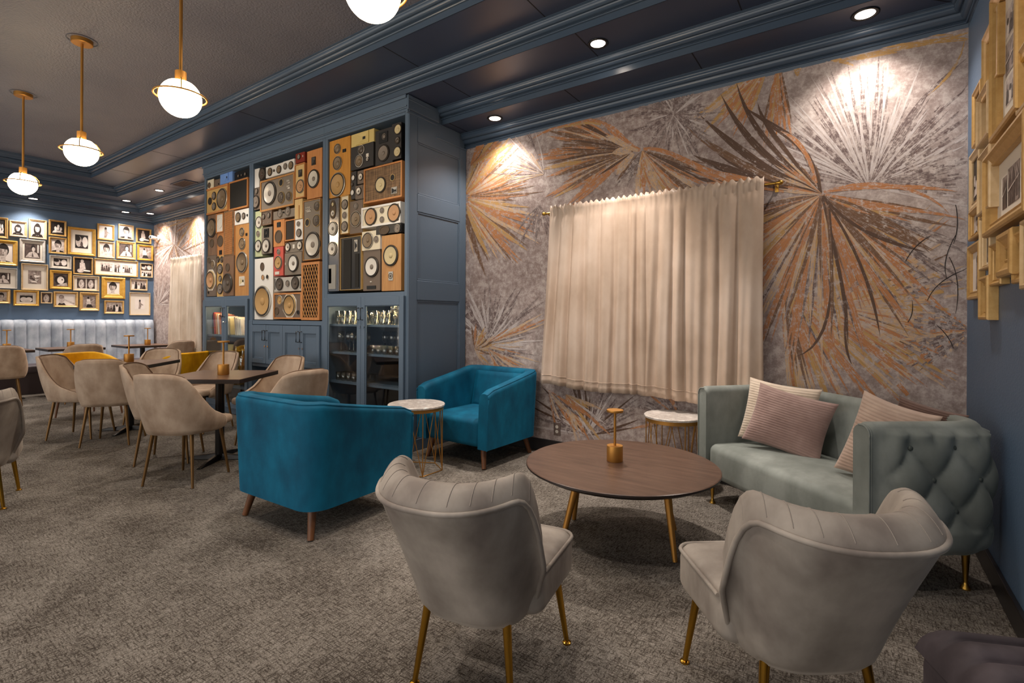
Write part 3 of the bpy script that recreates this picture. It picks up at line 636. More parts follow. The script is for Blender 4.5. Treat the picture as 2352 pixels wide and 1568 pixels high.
    if slats == 'lattice':
        b = MB(); x0, x1, z0, z1 = -W_/2+bd, W_/2-bd, bd, H_-bd; nx = 6; dx = (x1-x0)/nx; dz = dx*1.9; 
        n = int((z1-z0)/dz)+nx+2
        for q in range(-nx, n):
            for sg in (1, -1):
                za = z0+q*dz; xa, xb = (x0, x1) if sg > 0 else (x1, x0); zb = za+dz*nx
                # clip to z0..z1
                def at(z): return xa+(xb-xa)*(z-za)/(zb-za)
                lo, hi = max(za, z0), min(zb, z1)
                if hi-lo < 0.01: continue
                b.tube([(at(lo), -0.012, lo), (at(hi), -0.012, hi)], 0.0055, 4)
        b.build('lattice_grille', SP['oak'], t)
    return t
# bay 1
speaker('small cream box speaker at the top left of the left bay', 1, (32, 200, 128, 270), 'walnut', 'cream', [('D', 78, 248, 32, 'b')])
speaker('small plain brown box between the cream box and the blue horn', 1, (130, 185, 205, 250), 'brown', 'brown', [('P', 178, 232, 8)])
speaker('light blue horn speaker at the top of the left bay', 1, (206, 122, 345, 205), 'blue', 'blue', [('H', 275, 160, 42, 1.25, 'b')], yj=0.002)
speaker('black box with three small tweeters beside the blue horn', 1, (350, 100, 517, 160), 'black', 'black', [('T', 397, 142, 18, 'gry'), ('T', 433, 132, 13, 'gry'), ('T', 474, 120, 20, 'gry')])
speaker('orange horizontal speaker with one big and three small drivers, under the blue horn', 1, (35, 300, 297, 530), 'orange', 'pgold', [('W', 230, 400, 118, 'brn', 's'), ('T', 138, 368, 46, 'gry'), ('T', 138, 487, 46, 'gry'), ('D', 92, 428, 42, 'd')], border=0.025)
speaker('speaker with a dark brown ribbed cloth grille at the top right of the left bay', 1, (302, 215, 515, 488), 'orange', gr_black, [], border=0.02)
speaker('tall brown speaker with one large dark woofer at the left side of the left bay', 1, (42, 590, 157, 1030), 'walnut', 'walnut', [('W', 102, 728, 108, 'brn'), ('D', 101, 900, 48, 'b')])
speaker('small speaker with white grille in an orange frame', 1, (160, 572, 240, 772), 'orange', gr_white, [('D', 200, 672, 60, 'W')], border=0.012)
speaker('small orange speaker with an oval brown grille below the white grille', 1, (158, 782, 240, 1032), 'orange', 'orange', [('D', 193, 875, 65, 'b'), ('B', 197, 1002, 24, 1.2, 'k')])
speaker('tall narrow orange speaker with horizontal louvres', 1, (245, 540, 355, 1035), 'orange', 'weave', [], slats='louvre')
speaker('white horizontal speaker with two drivers at the right of the left bay', 1, (362, 535, 522, 668), 'white', 'white', [('W', 405, 608, 56, 'brn'), ('T', 466, 593, 38, 'gry'), ('P', 506, 585, 14, 'k')])
speaker('tall oak speaker with three drivers and a white horn', 1, (365, 695, 520, 1490), 'oak', 'oak', [('T', 442, 772, 50, 'brn', 's'), ('M', 445, 905, 68, 'brn', 's'), ('W', 445, 1115, 120, 'brn', 's'), ('H', 443, 1325, 52, 1.15, 'w'), ('B', 492, 800, 15, 1.2, 'k')])
speaker('grey brown speaker with an octagonal white plate around its woofer, lower left', 1, (45, 1045, 155, 1495), 'brown', 'brown', [('M', 122, 1138, 48, 'brn', 'w'), ('D', 78, 1095, 32, 'b'), ('O', 97, 1315, 122), ('W', 97, 1315, 104, 'pt', 'g'), ('P', 72, 1455, 15, 'k')])
speaker('narrow gold speaker with a column of small drivers', 1, (156, 1040, 233, 1500), 'pgold', 'pgold', [('T', 170, 1082, 36, 'drk'), ('T', 212, 1082, 36, 'drk'), ('W', 193, 1190, 58, 'gry'), ('T', 193, 1298, 35, 'gry'), ('W', 193, 1413, 61, 'gry')])
speaker('brown speaker with a big black woofer at the bottom of the left bay', 1, (235, 1048, 355, 1490), 'walnut', 'walnut', [('D', 290, 1172, 46, 'b'), ('W', 290, 1350, 112, 'drk')])
# bay 2
speaker('plain white box at the top left of the middle bay', 2, (78, 450, 160, 715), 'white', 'white', [])
speaker('car speaker with a red centre beside the plain white box', 2, (163, 425, 240, 610), 'dark', 'dark', [('W', 202, 520, 92, 'drk'), ('P', 185, 525, 22, 'r')])
speaker('small dark speaker with two drivers at the left edge of the middle bay', 2, (62, 740, 176, 1045), 'dark', 'brown', [('T', 125, 780, 46, 'gry'), ('W', 118, 940, 100, 'gry')])
speaker('white bar speaker with two square drivers', 2, (245, 415, 518, 508), 'white', 'white', [('M', 312, 487, 62, 'brn', 'k'), ('M', 447, 450, 62, 'brn', 'k'), ('T', 372, 467, 20, 'drk')])
speaker('white speaker with a small and a larger driver, left of the red box', 2, (522, 335, 695, 470), 'white', 'white', [('T', 562, 408, 50, 'gry', 's'), ('W', 645, 393, 62, 'brn')])
speaker('largest grey speaker in a light wood frame with a silver cone, upper middle bay', 2, (180, 630, 690, 985), 'oak', 'grey', [('W', 320, 810, 178, 'sil'), ('P', 490, 650, 60, 'g'), ('M', 495, 875, 90, 'drk'), ('M', 610, 855, 72, 'drk'), ('K', 605, 660, 80, 0.35)], border=0.02)
speaker('small dark red speaker box at the top of the middle bay', 2, (697, 215, 835, 325), 'dred', 'dred', [('T', 750, 262, 42, 'gry'), ('B', 810, 250, 15, 0.35, 'w')])
speaker('ivory speaker with a square black horn in an orange frame', 2, (700, 385, 852, 865), 'orange', 'pine', [('H', 782, 510, 52, 0.85, 'k'), ('W', 785, 707, 105, 'pt', 's')], border=0.012)
speaker('tall plain orange speaker with a silver cone at the top right of the middle bay', 2, (865, 178, 1088, 855), 'orange', 'orange', [('H', 967, 323, 60, 0.8, 'k'), ('W', 967, 590, 142, 'sil')])
speaker('narrow straw coloured box with a slot', 2, (698, 905, 815, 1185), 'pine', 'pine', [('B', 765, 1090, 100, 0.08, 'o', 'slot')])
speaker('tall grey speaker with a large silver cone at the right of the middle bay', 2, (825, 930, 1082, 490, 3), 'oak', 'grey', [('M', 1033, 1005, 76, 'drk'), ('M', 1025, 1220, 92, 'drk'), ('P', 885, 1250, 62, 'g'), ('K', 905, 1045, 42, 1.2), ('W', 966, 275, 196, 'sil', 'R3')], border=0.008)
speaker('grey bar speaker with two silver drivers', 2, (362, 1085, 690, 1150), 'grey', 'grey', [('W', 467, 1112, 62, 'gry', 's'), ('W', 585, 1080, 68, 'gry', 's'), ('P', 522, 1095, 15)])
speaker('brown wooden speaker with two small side by side tweeters', 2, (202, 1085, 358, 1272), 'walnut', 'brown', [('T', 232, 1160, 42, 'gry'), ('T', 308, 1140, 44, 'gry'), ('P', 225, 1258, 9, 'w'), ('P', 302, 1245, 9, 'w')], border=0.008)
speaker('pale green speaker with two silver woofers', 2, (68, 1085, 196, 445, 3), 'green', 'green', [('W', 148, 1245, 92, 'sil', 's'), ('T', 135, 1415, 48, 'gry', 'w'), ('W', 138, 293, 92, 'sil', 'k', 'R3')])
speaker('grey speaker with a white shield shaped tweeter plate', 2, (200, 1330, 362, 400, 3), 'dark', 'grey', [('B', 278, 1408, 66, 1.0, 'k'), ('D', 277, 1412, 48, 'w'), ('T', 277, 1415, 24, 'drk'), ('W', 275, 293, 108, 'sil', 'k', 'R3')])
speaker('orange speaker with a round brown grille in the middle bay', 2, (373, 1215, 537, 290, 3), 'orange', 'orange', [('B', 455, 1280, 36, 1.3, 'k'), ('D', 450, 1460, 98, 'b')])
speaker('small speaker with a black cloth front in an orange frame', 2, (545, 1212, 696, 1510), 'orange', gr_dark, [], border=0.014)
speaker('small white speaker with two drivers, right of the black cloth front', 2, (702, 1208, 816, 1498), 'white', 'white', [('T', 755, 1270, 42, 'gry', 'w'), ('W', 762, 1405, 64, 'gry')])
speaker('dark grey bar speaker with round drivers at both ends', 3, (538, 240, 800, 370), 'dark', 'grey', [('W', 580, 310, 66, 'sil'), ('W', 757, 285, 70, 'sil'), ('B', 670, 300, 30, 0.9, 'w')])
speaker('coral red speaker in the lower middle bay', 3, (385, 312, 528, 735), 'red', 'red', [('T', 460, 383, 43, 'gry', 'w'), ('W', 457, 545, 103, 'tan', 's'), ('B', 440, 702, 22, 2.6, 'w')])
speaker('grey subwoofer with a white cone in the lower middle bay', 3, (540, 402, 797, 715), 'grey', 'grey', [('W', 675, 555, 132, 'wht'), ('B', 558, 562, 18, 0.35, 'w')])
speaker('largest white speaker with a huge tan cone, lower left of the middle bay', 3, (72, 487, 358, 1400), 'white', 'white', [('D', 200, 605, 64, 'b', 0.85), ('M', 212, 765, 42, 'pt', 'w'), ('P', 277, 758, 40, 'w'), ('W', 203, 1125, 238, 'tan', 's')])
speaker('light grey centre speaker with two black woofers', 3, (390, 768, 795, 965), 'lgrey', 'lgrey', [('W', 472, 868, 96, 'drk'), ('W', 707, 850, 98, 'drk'), ('T', 592, 855, 50, 'gry', 's'), ('B', 402, 868, 82, 0.04, 'k', 'slot'), ('B', 782, 850, 82, 0.04, 'k', 'slot')])
speaker('wood framed speaker with a tan cone on an octagonal white plate, lower middle bay', 3, (370, 1000, 786, 1392), 'orange', 'brown', [('M', 460, 1110, 74, 'tan', 'w'), ('O', 605, 1185, 192), ('W', 605, 1185, 164, 'tan', 'g'), ('D', 412, 1270, 58, 'b'), ('P', 733, 1290, 32, 'k')], border=0.018)
speaker('tall walnut speaker with a diamond lattice front', 3, (806, 545, 1078, 1408), 'orange', mk('lattice_backing', (44, 22, 14), 0.8), [], border=0.03, slats='lattice')
# bay 3
speaker('tall amber speaker with three drivers at the top left of the right bay', 4, (92, 470, 452, 1325), 'amber', 'amber', [('T', 246, 585, 84, 'brn', 's'), ('M', 248, 820, 115, 'brn', 's'), ('W', 252, 1170, 198, 'tan', 's'), ('B', 358, 612, 26, 1.6, 'k')])
speaker('straw yellow horn speaker at the top of the right bay', 4, (460, 352, 836, 458), 'yellow', 'yellow', [('H', 645, 405, 92, 1.75, 'y')])
speaker('dark speaker with white ringed drivers under the yellow horn', 4, (465, 562, 836, 852), 'dark', 'dark', [('T', 640, 600, 76, 'drk', 'w'), ('M', 606, 785, 100, 'brn', 'w'), ('B', 742, 690, 28, 1.1, 'w'), ('T', 742, 755, 34, 'wht')])
speaker('black speaker with one grey woofer, right of the yellow horn', 4, (848, 290, 1132, 792), 'black', 'dark', [('W', 985, 650, 142, 'gry'), ('B', 985, 390, 88, 1.2, 'k'), ('T', 998, 378, 58, 'gry')])
speaker('dark speaker with three round drivers in the top right corner', 4, (1140, 182, 1294, 735), 'black', 'dark', [('M', 1245, 268, 88, 'crm', 'k'), ('T', 1235, 450, 60, 'drk'), ('M', 1235, 635, 88, 'crm', 'k')])
speaker('narrow dark speaker with two white discs', 4, (466, 958, 552, 1395), 'dark', 'dark', [('D', 500, 1058, 48, 'w'), ('T', 488, 1170, 32, 'drk'), ('D', 487, 1300, 50, 'w')])
speaker('upper small grey speaker with a silver driver', 4, (560, 942, 662, 1140), 'brown', 'brown', [('W', 617, 1040, 62, 'sil')])
speaker('lower small grey speaker with a silver driver', 4, (538, 1188, 662, 1390), 'lgrey', 'brown', [('W', 598, 1278, 66, 'sil')])
speaker('wide walnut speaker with woven cloth front and a cream cone', 4, (668, 915, 1294, 1362), 'orange', 'weave', [('W', 940, 1170, 132, 'crm'), ('P', 1135, 1050, 60, 'g'), ('H', 1165, 1262, 56, 1.25, 's')], border=0.016)
speaker('tall narrow polished silver speaker at the left edge of the right bay', 5, (80, 60, 252, 1490), 'silverb', 'silverb', [('D', 170, 215, 148, 'b', 0.5), ('T', 172, 135, 36, 'crm'), ('M', 172, 275, 52, 'sil'), ('W', 170, 515, 112, 'sil', 's'), ('W', 162, 830, 112, 'sil', 's'), ('B', 160, 1270, 190, 0.45, 's', 'lower_panel'), ('B', 130, 1255, 115, 0.28, 'k', 'port_slot')])
speaker('narrow cream speaker with two dark woofers in the right bay', 5, (290, 5, 414, 585), 'pgold', 'cream', [('W', 352, 135, 80, 'gry'), ('T', 350, 305, 58, 'gry', 'w'), ('W', 348, 478, 82, 'gry')], border=0.006)
speaker('taupe speaker with a large dark woofer beside the cream one', 5, (418, 85, 622, 570), 'pgold', 'brown', [('T', 515, 160, 52, 'gry', 's'), ('W', 518, 362, 128, 'brn', 's')])
speaker('wide cream speaker with two large tan woofers', 5, (617, 190, 1232, 420), 'white', 'cream', [('W', 762, 330, 142, 'pt'), ('W', 1128, 268, 150, 'pt'), ('T', 937, 228, 48, 'gry', 's'), ('T', 937, 372, 52, 'gry', 's')], border=0.02)
speaker('oval car speaker with a small round one beside it', 5, (845, 480, 1235, 565), 'dark', 'black', [('D', 980, 538, 68, 'b', 1.7), ('W', 1185, 512, 64, 'gry', 's')], yj=0.001)
speaker('white speaker with one dark woofer and a small tweeter, under the wide cream one', 5, (622, 562, 908, 832), 'white', 'cream', [('W', 718, 700, 130, 'brn', 's'), ('T', 852, 680, 56, 'gry', 'w')])
speaker('large black speaker with a dark panelled front', 5, (285, 657, 612, 1465), 'pgold', 'black', [('B', 390, 1065, 385, 0.24, 'd', 'cloth_panel'), ('B', 540, 1165, 260, 0.17, 'd', 'cloth_panel'), ('H', 528, 780, 92, 0.42, 's')], border=0.004)
speaker('grey subwoofer with a white cone above a black slot, bottom of the right bay', 5, (628, 858, 893, 1480), 'brown', 'brown', [('W', 765, 1110, 165, 'wht'), ('B', 757, 1432, 26, 4.0, 'k', 'slot'), ('B', 753, 1343, 8, 2.2, 'w')])
speaker('light oak speaker with a cream cone and a square tweeter plate, bottom right corner', 5, (930, 620, 1233, 1480), 'oak', 'oak', [('W', 1075, 935, 168, 'crm'), ('B', 1075, 1255, 70, 0.72, 's'), ('T', 1073, 1255, 48, 'drk')])
# ================================================================== CONTENTS OF THE GLASS CABINETS
def gl_mesh(kind):
    b = MB()
    if kind == 'tall': pr = [(0, 0.0), (0.028, 0.0), (0.030, 0.004), (0.034, 0.14), (0.032, 0.14), (0.027, 0.012), (0, 0.012)]
    elif kind == 'wine': pr = [(0, 0.0), (0.034, 0.0), (0.033, 0.003), (0.006, 0.008), (0.004, 0.02), (0.004, 0.09), (0.012, 0.1), (0.038, 0.125), (0.043, 0.155), (0.036, 0.215), (0.034, 0.215), (0.041, 0.155), (0.036, 0.127), (0.01, 0.105), (0, 0.104)]
    else: pr = [(0, 0.0), (0.03, 0.0), (0.034, 0.006), (0.038, 0.085), (0.036, 0.085), (0.031, 0.014), (0, 0.014)]
    b.lathe(pr, 14); return b
GL = {}
def glass(kind, x, y, z, label, group):
    names = {'tall': 'highball_glass', 'wine': 'wine_glass', 'low': 'tumbler'}
    if kind not in GL:
        o = gl_mesh(kind).build(names[kind], M['glass'], None, smooth=True); GL[kind] = o
    else: o = GL[kind].copy(); COL.objects.link(o)
    o.location = (x, y, z+0.0005); tag(o, label, 'glass', group)
xa, xb = BX[2][0]+0.08, BX[2][1]-0.08; xm = (xa+xb)/2
random.seed(3)
for r in range(2):
    for k in range(13):
        x = xa+0.03+(xb-xa-0.06)*k/12
        if abs(x-xm) < 0.03: continue
        if k < 10: glass('tall', x+random.uniform(-.008,.008), 3.37+r*0.1, ZR[0], 'clear highball glass on the top shelf behind the cabinet glass', 'highball glasses on the top shelf')
        else: glass('wine', x, 3.375+r*0.1, ZR[0], 'stemmed glass at the right end of the top shelf behind glass', 'stemmed glasses on the top shelf')
for k in range(5): glass('wine', xa+0.06+k*0.105, 3.38+0.03*(k % 2), ZR[1], 'tall wine glass on the left half of the second shelf', 'wine glasses on the left of the second shelf')
for k in range(5): glass('wine', xm+0.08+k*0.105, 3.50, ZR[1], 'tall wine glass at the back right of the second shelf', 'wine glasses on the right of the second shelf')
for r in range(2):
    for k in range(6): glass('low', xm+0.07+k*0.09, 3.35+r*0.07, ZR[1], 'short clear tumbler at the front right of the second shelf', 'tumblers on the second shelf')
for r in range(2):
    for k in range(6): glass('low', xa+0.04+k*0.088, 3.37+r*0.08, ZR[2], 'short tumbler on the low left shelf behind glass', 'tumblers on the low shelf')
# small strip lights inside the glazed cabinets
for i, z in ((0, 1.36), (2, 1.36)):
    x0, x1 = BX[i]; t = thing('cabinet_light', 'thin warm light strip under the top of the %s glass cabinet' % ('left' if i == 0 else 'right'), 'light', ((x0+x1)/2, 3.36, 1.44))
    b = MB(); b.box(-0.5, 0.5, -0.012, 0.012, 0, 0.012); b.build('housing', M['steel'], t)
    b = MB(); b.box(-0.49, 0.49, -0.009, 0.009, -0.002, 0); b.build('light_strip', mk('strip_light', (255, 235, 205), 0.5, emit=34.0, ecol=(255, 220, 170)), t)
# books
xa, xb = BX[0][0]+0.09, BX[0][1]-0.06; xm = (xa+xb)/2
cols = [(190, 60, 50), (220, 150, 96), (232, 224, 212), (206, 120, 70), (130, 70, 80), (224, 216, 204), (236, 230, 220), (214, 208, 198), (224, 210, 150)]
def book(x, z, w, h, lean, col, label, group, flat=False):
    mm = mk('book_cover_%d_%d_%d' % col, col, 0.6)
    t = thing('book', label, 'book', (x, 3.36, z+0.001), 0, group)
    b = MB()
    if flat: b.box(-0.12, 0.12, 0.0, 0.17, 0, w)
    else: b.box(0, w, 0, 0.19, 0, h)
    c = b.build('cover', mm, t, bevel=0.002, bseg=1)
    b = MB()
    if flat: b.box(-0.115, 0.122, 0.006, 0.165, 0.004, w-0.004)
    else: b.box(0.004, w-0.004, 0.006, 0.19, h-0.004, h+0.0005)
    b.build('page_block', mk('paper', (230, 222, 205), 0.8), t)
    if lean: t.rotation_euler = (0, lean, 0)
LB = ['red book at the far left of the leaning row', 'peach book, second from the left in the leaning row', 'pale book, third from the left in the leaning row', 'orange brown book in the middle of the leaning row', 'plum coloured book leaning among the pale ones', 'thin pale book right of the plum one', 'tall white book leaning in the left half', 'grey white book beside the door stile', 'yellowish book next to the door stile']
for k, c in enumerate(cols): book(xa+0.02+k*0.055, ZL[0], 0.03 if k % 3 else 0.04, 0.30-0.01*k, -0.16, c, LB[k], 'books on the upper shelf')
LB2 = ['pale book leaning just right of the door stile', 'cream book leaning in the right half, second', 'white book leaning in the right half, third', 'white book leaning against the flat stack']
for k in range(4): book(xm+0.05+k*0.045, ZL[0], 0.028, 0.24-0.008*k, -0.16, [(220, 206, 192), (228, 220, 206), (236, 230, 222), (230, 226, 218)][k], LB2[k], 'books on the upper shelf')
LB3 = ['white book at the bottom of the flat stack', 'pink book, second from the bottom of the flat stack', 'white book in the middle of the flat stack', 'pink book, fourth in the flat stack', 'pale blue book near the top of the flat stack', 'grey book on top of the flat stack']
for k in range(6): book(xb-0.14, ZL[0]+k*0.034, 0.032, 0.24, 0, [(232, 226, 218), (226, 160, 150), (236, 230, 220), (222, 170, 160), (196, 206, 226), (190, 182, 174)][k], LB3[k], 'books on the upper shelf', True)
# record sleeve and bottles
b = MB(); b.box(-0.16, 0.16, 0, 0.006, 0, 0.32); sl = b.build('record_sleeve', mk('yellowed_sleeve', (216, 194, 120), 0.6), None); sl.location = (xa+0.20, 3.42, ZL[1]+0.004); sl.rotation_euler = (-0.1, 0, 0); tag(sl, 'yellowed square sleeve with a drawn face leaning in the left cabinet', 'record sleeve')
b = MB(); b.lathe([(0, 0), (0.05, 0)], 20, mat=Matrix.Translation((-0.02, -0.001, 0.2)) @ Matrix.Diagonal((0.8, 1, 1.15, 1)) @ ROTY); b.lathe([(0, 0), (0.058, 0)], 20, mat=Matrix.Translation((-0.02, -0.0006, 0.215)) @ Matrix.Diagonal((0.85, 1, 1.1, 1)) @ ROTY, mi=1); b.box(-0.09, 0.05, -0.0008, 0, 0.08, 0.14, 1); b.build('printed_face', [mk('face_ink', (226, 206, 150), 0.6), mk('hair_ink', (170, 130, 76), 0.6)], sl)
def bottle(x, y, z, h, r, col, label, lcol=None):
    m = MATS.get('bottle_%d_%d_%d' % col) or glassm('bottle_%d_%d_%d' % col, col, 0.35)
    t = thing('bottle', label, 'bottle', (x, y, z+0.0005), 0, 'bottles in the left cabinet')
    b = MB(); b.lathe([(0, 0), (r*0.95, 0), (r, 0.01), (r, h*0.55), (r*0.8, h*0.64), (r*0.32, h*0.74), (r*0.3, h*0.93), (0, h*0.93)], 20); b.build('body', m, t, smooth=True, auto=50)
    b = MB(); b.lathe([(0, h*0.93), (r*0.36, h*0.93), (r*0.36, h), (0, h)], 16); b.build('stopper', mk('stopper_gold', (200, 170, 100), 0.4), t, smooth=True, auto=30)
    if lcol:
        b = MB(); b.lathe([(r*1.01, h*0.15), (r*1.01, h*0.42)], 20); b.build('paper_label', mk('label_%d' % lcol[0], lcol, 0.6), t, smooth=True)
for k, (h, r, c, l, lab) in enumerate([(0.31, 0.042, (236, 226, 170), (232, 226, 212), 'clear bottle with a white paper label beside the door stile'), (0.33, 0.04, (240, 214, 130), (226, 214, 180), 'pale yellow tall bottle with a cream label'), (0.28, 0.05, (226, 170, 60), None, 'rounded amber bottle in the middle of the group'), (0.30, 0.038, (200, 120, 30), (220, 190, 120), 'dark amber bottle with tan label'), (0.26, 0.036, (214, 150, 40), None, 'small amber bottle near the right end'), (0.25, 0.04, (60, 130, 30), (230, 226, 214), 'green bottle with white label at the right end')]):
    bottle(xm+0.06+k*0.088, 3.37+0.07*(k % 2), ZL[1], h, r, c, lab, l)
# ================================================================== FURNITURE
def ushell(path, inner, topz, botz, nz=10, rnd=0.03, disp=None, lean=0.0):
    """upholstered wall following an outer and an inner plan line; closed section rounded over the top"""
    n = len(path); rows = []
    for i in range(n):
        o = Vector((path[i][0], path[i][1], 0)); q = Vector((inner[i][0], inner[i][1], 0)); d = (q-o); T = d.length; d.normalize()
        zt, zb = topz[i], botz[i]; r = min(rnd, T/2.01); row = []
        for k in range(nz+1):
            z = zb+(zt-r-zb)*k/nz; off = disp(i, z) if disp else 0
            L = lean*(z-zb)
            row.append(o-d*(off+L)+Vector((0,0,z)))
        Lt = lean*(zt-zb)
        for k in range(1, 6):
            a = PI/2*k/5; row.append(o+d*(r*(1-math.cos(a))-Lt)+Vector((0,0,zt-r*(1-math.sin(a)))))
        for k in range(0, 6):
            a = PI/2*(1-k/5); row.append(q-d*(r*(1-math.cos(a))+Lt*0.8)+Vector((0,0,zt-r*(1-math.sin(a)))))
        for k in range(1, nz+1):
            z = zt-r+(zb-zt+r)*k/nz; row.append(q-d*lean*(z-zb)*0.8+Vector((0,0,z)))
        rows.append(row)
    b = MB(); b.grid(rows, cv=True, flip=True)
    for e, fl in ((rows[0], False), (rows[-1], True)):
        c = sum((Vector(p) for p in e), Vector())/len(e); m = len(e)
        for k in range(m):
            tri = [e[k], e[(k+1) % m], c]; b.face(tri if not fl else tri[::-1])
    return b, rows
def upath(hw, y0, y1, R, n=9):
    """U open to +y: starts front left, goes round the back (y0) to front right; corners radius R"""
    P = []
    for k in range(n): P.append((-hw, y1+(y0+R-y1)*k/n))
    for k in range(n+1):
        a = PI+PI/2*k/n; P.append((-hw+R+R*math.cos(a), y0+R+R*math.sin(a)))
    for k in range(1, n): P.append((-hw+R+(2*hw-2*R)*k/n, y0))
    for k in range(n+1):
        a = 1.5*PI+PI/2*k/n; P.append((hw-R+R*math.cos(a), y0+R+R*math.sin(a)))
    for k in range(1, n+1): P.append((hw, y0+R+(y1-y0-R)*k/n))
    return P
def legs(t, pts, z0, m, r0, r1, splay=0.04, foot=None, name='leg'):
    for x, y in pts:
        sx = math.copysign(splay, x); sy = math.copysign(splay, y)
        b = MB(); b.tube([(x, y, z0), (x+sx, y+sy, 0.004)], r0, 14, r1=r1); l = b.build(name, m, t, smooth=True, auto=50)
        if foot:
            b = MB(); b.lathe([(0, 0), (foot, 0), (foot, 0.006), (r1, 0.010), (0, 0.010)], 14); f = b.build('foot_glide', m, l, smooth=True, auto=40); f.location = (x+sx, y+sy, 0)
# ---- teal armchair (faces +y)
def teal_chair(label, loc, rz):
    t = thing('armchair', label, 'armchair', loc, rz, 'teal armchairs by the small marble table')
    hw, y0, y1 = 0.405, -0.385, 0.385
    P = upath(hw, y0, y1, 0.13); Q = upath(hw-0.10, y0+0.10, y1, 0.07)
    def zt(p): u = max(0, min(1, (p[1]-(y0+0.08))/(y1-y0-0.08))); return 0.785-0.125*u**0.9
    tz = [zt(p) for p in P]; tz[0] -= 0.02; tz[-1] -= 0.02; bz = [0.175]*len(P)
    b, rows = ushell(P, Q, tz, bz, 10, 0.045, lean=0.045); b.build('shell', M['teal'], t, smooth=True, auto=60)
    k = 10+3
    def pipe(idx, r=0.006, name='piping'):
        b = MB(); b.tube([Vector(rw[idx]) for rw in rows], r, 6); return b.build(name, M['teal'], t, smooth=True)
    pipe(k)
    for rw in (rows[0], rows[-1]):
        b = MB(); b.tube([Vector(rw[q])+Vector((0, 0.002, 0)) for q in range(0, 13)], 0.006, 6); b.build('piping', M['teal'], t, smooth=True)
    b = rbox(-hw+0.10, hw-0.10, y0+0.13, y1-0.005, 0.18, 0.415, 0.045, 5, 0.035); b.build('seat_cushion', M['teal'], t, smooth=True, auto=60)
    # back cushion follows the inside of the back
    rowsb = []
    for i in range(13):
        u = -1+2*i/12; x = u*(hw-0.125); row = []
        for j in range(9):
            v = j/8; z = 0.40+0.345*v; y = y0+0.13+0.055*(1-v*0.9)+0.02*(1-u*u)-0.03*v; row.append(Vector((x, y, z)))
        rowsb.append(row)
    b = MB(); b.grid(rowsb); b.build('back_cushion', M['teal'], t, smooth=True, solid=0.04)
    legs(t, [(-0.29, -0.29), (0.29, -0.29), (0.29, 0.29), (-0.29, 0.29)], 0.20, M['walnutleg'], 0.027, 0.018, 0.045)
    return t
teal_chair('teal velvet armchair seen from behind, between the dining table and the grey chair', (-2.885, 2.0, 0), math.radians(2))
teal_chair('teal velvet armchair facing the camera, against the mural beside the blue cabinet', (-2.88, 3.64, 0), math.radians(178))
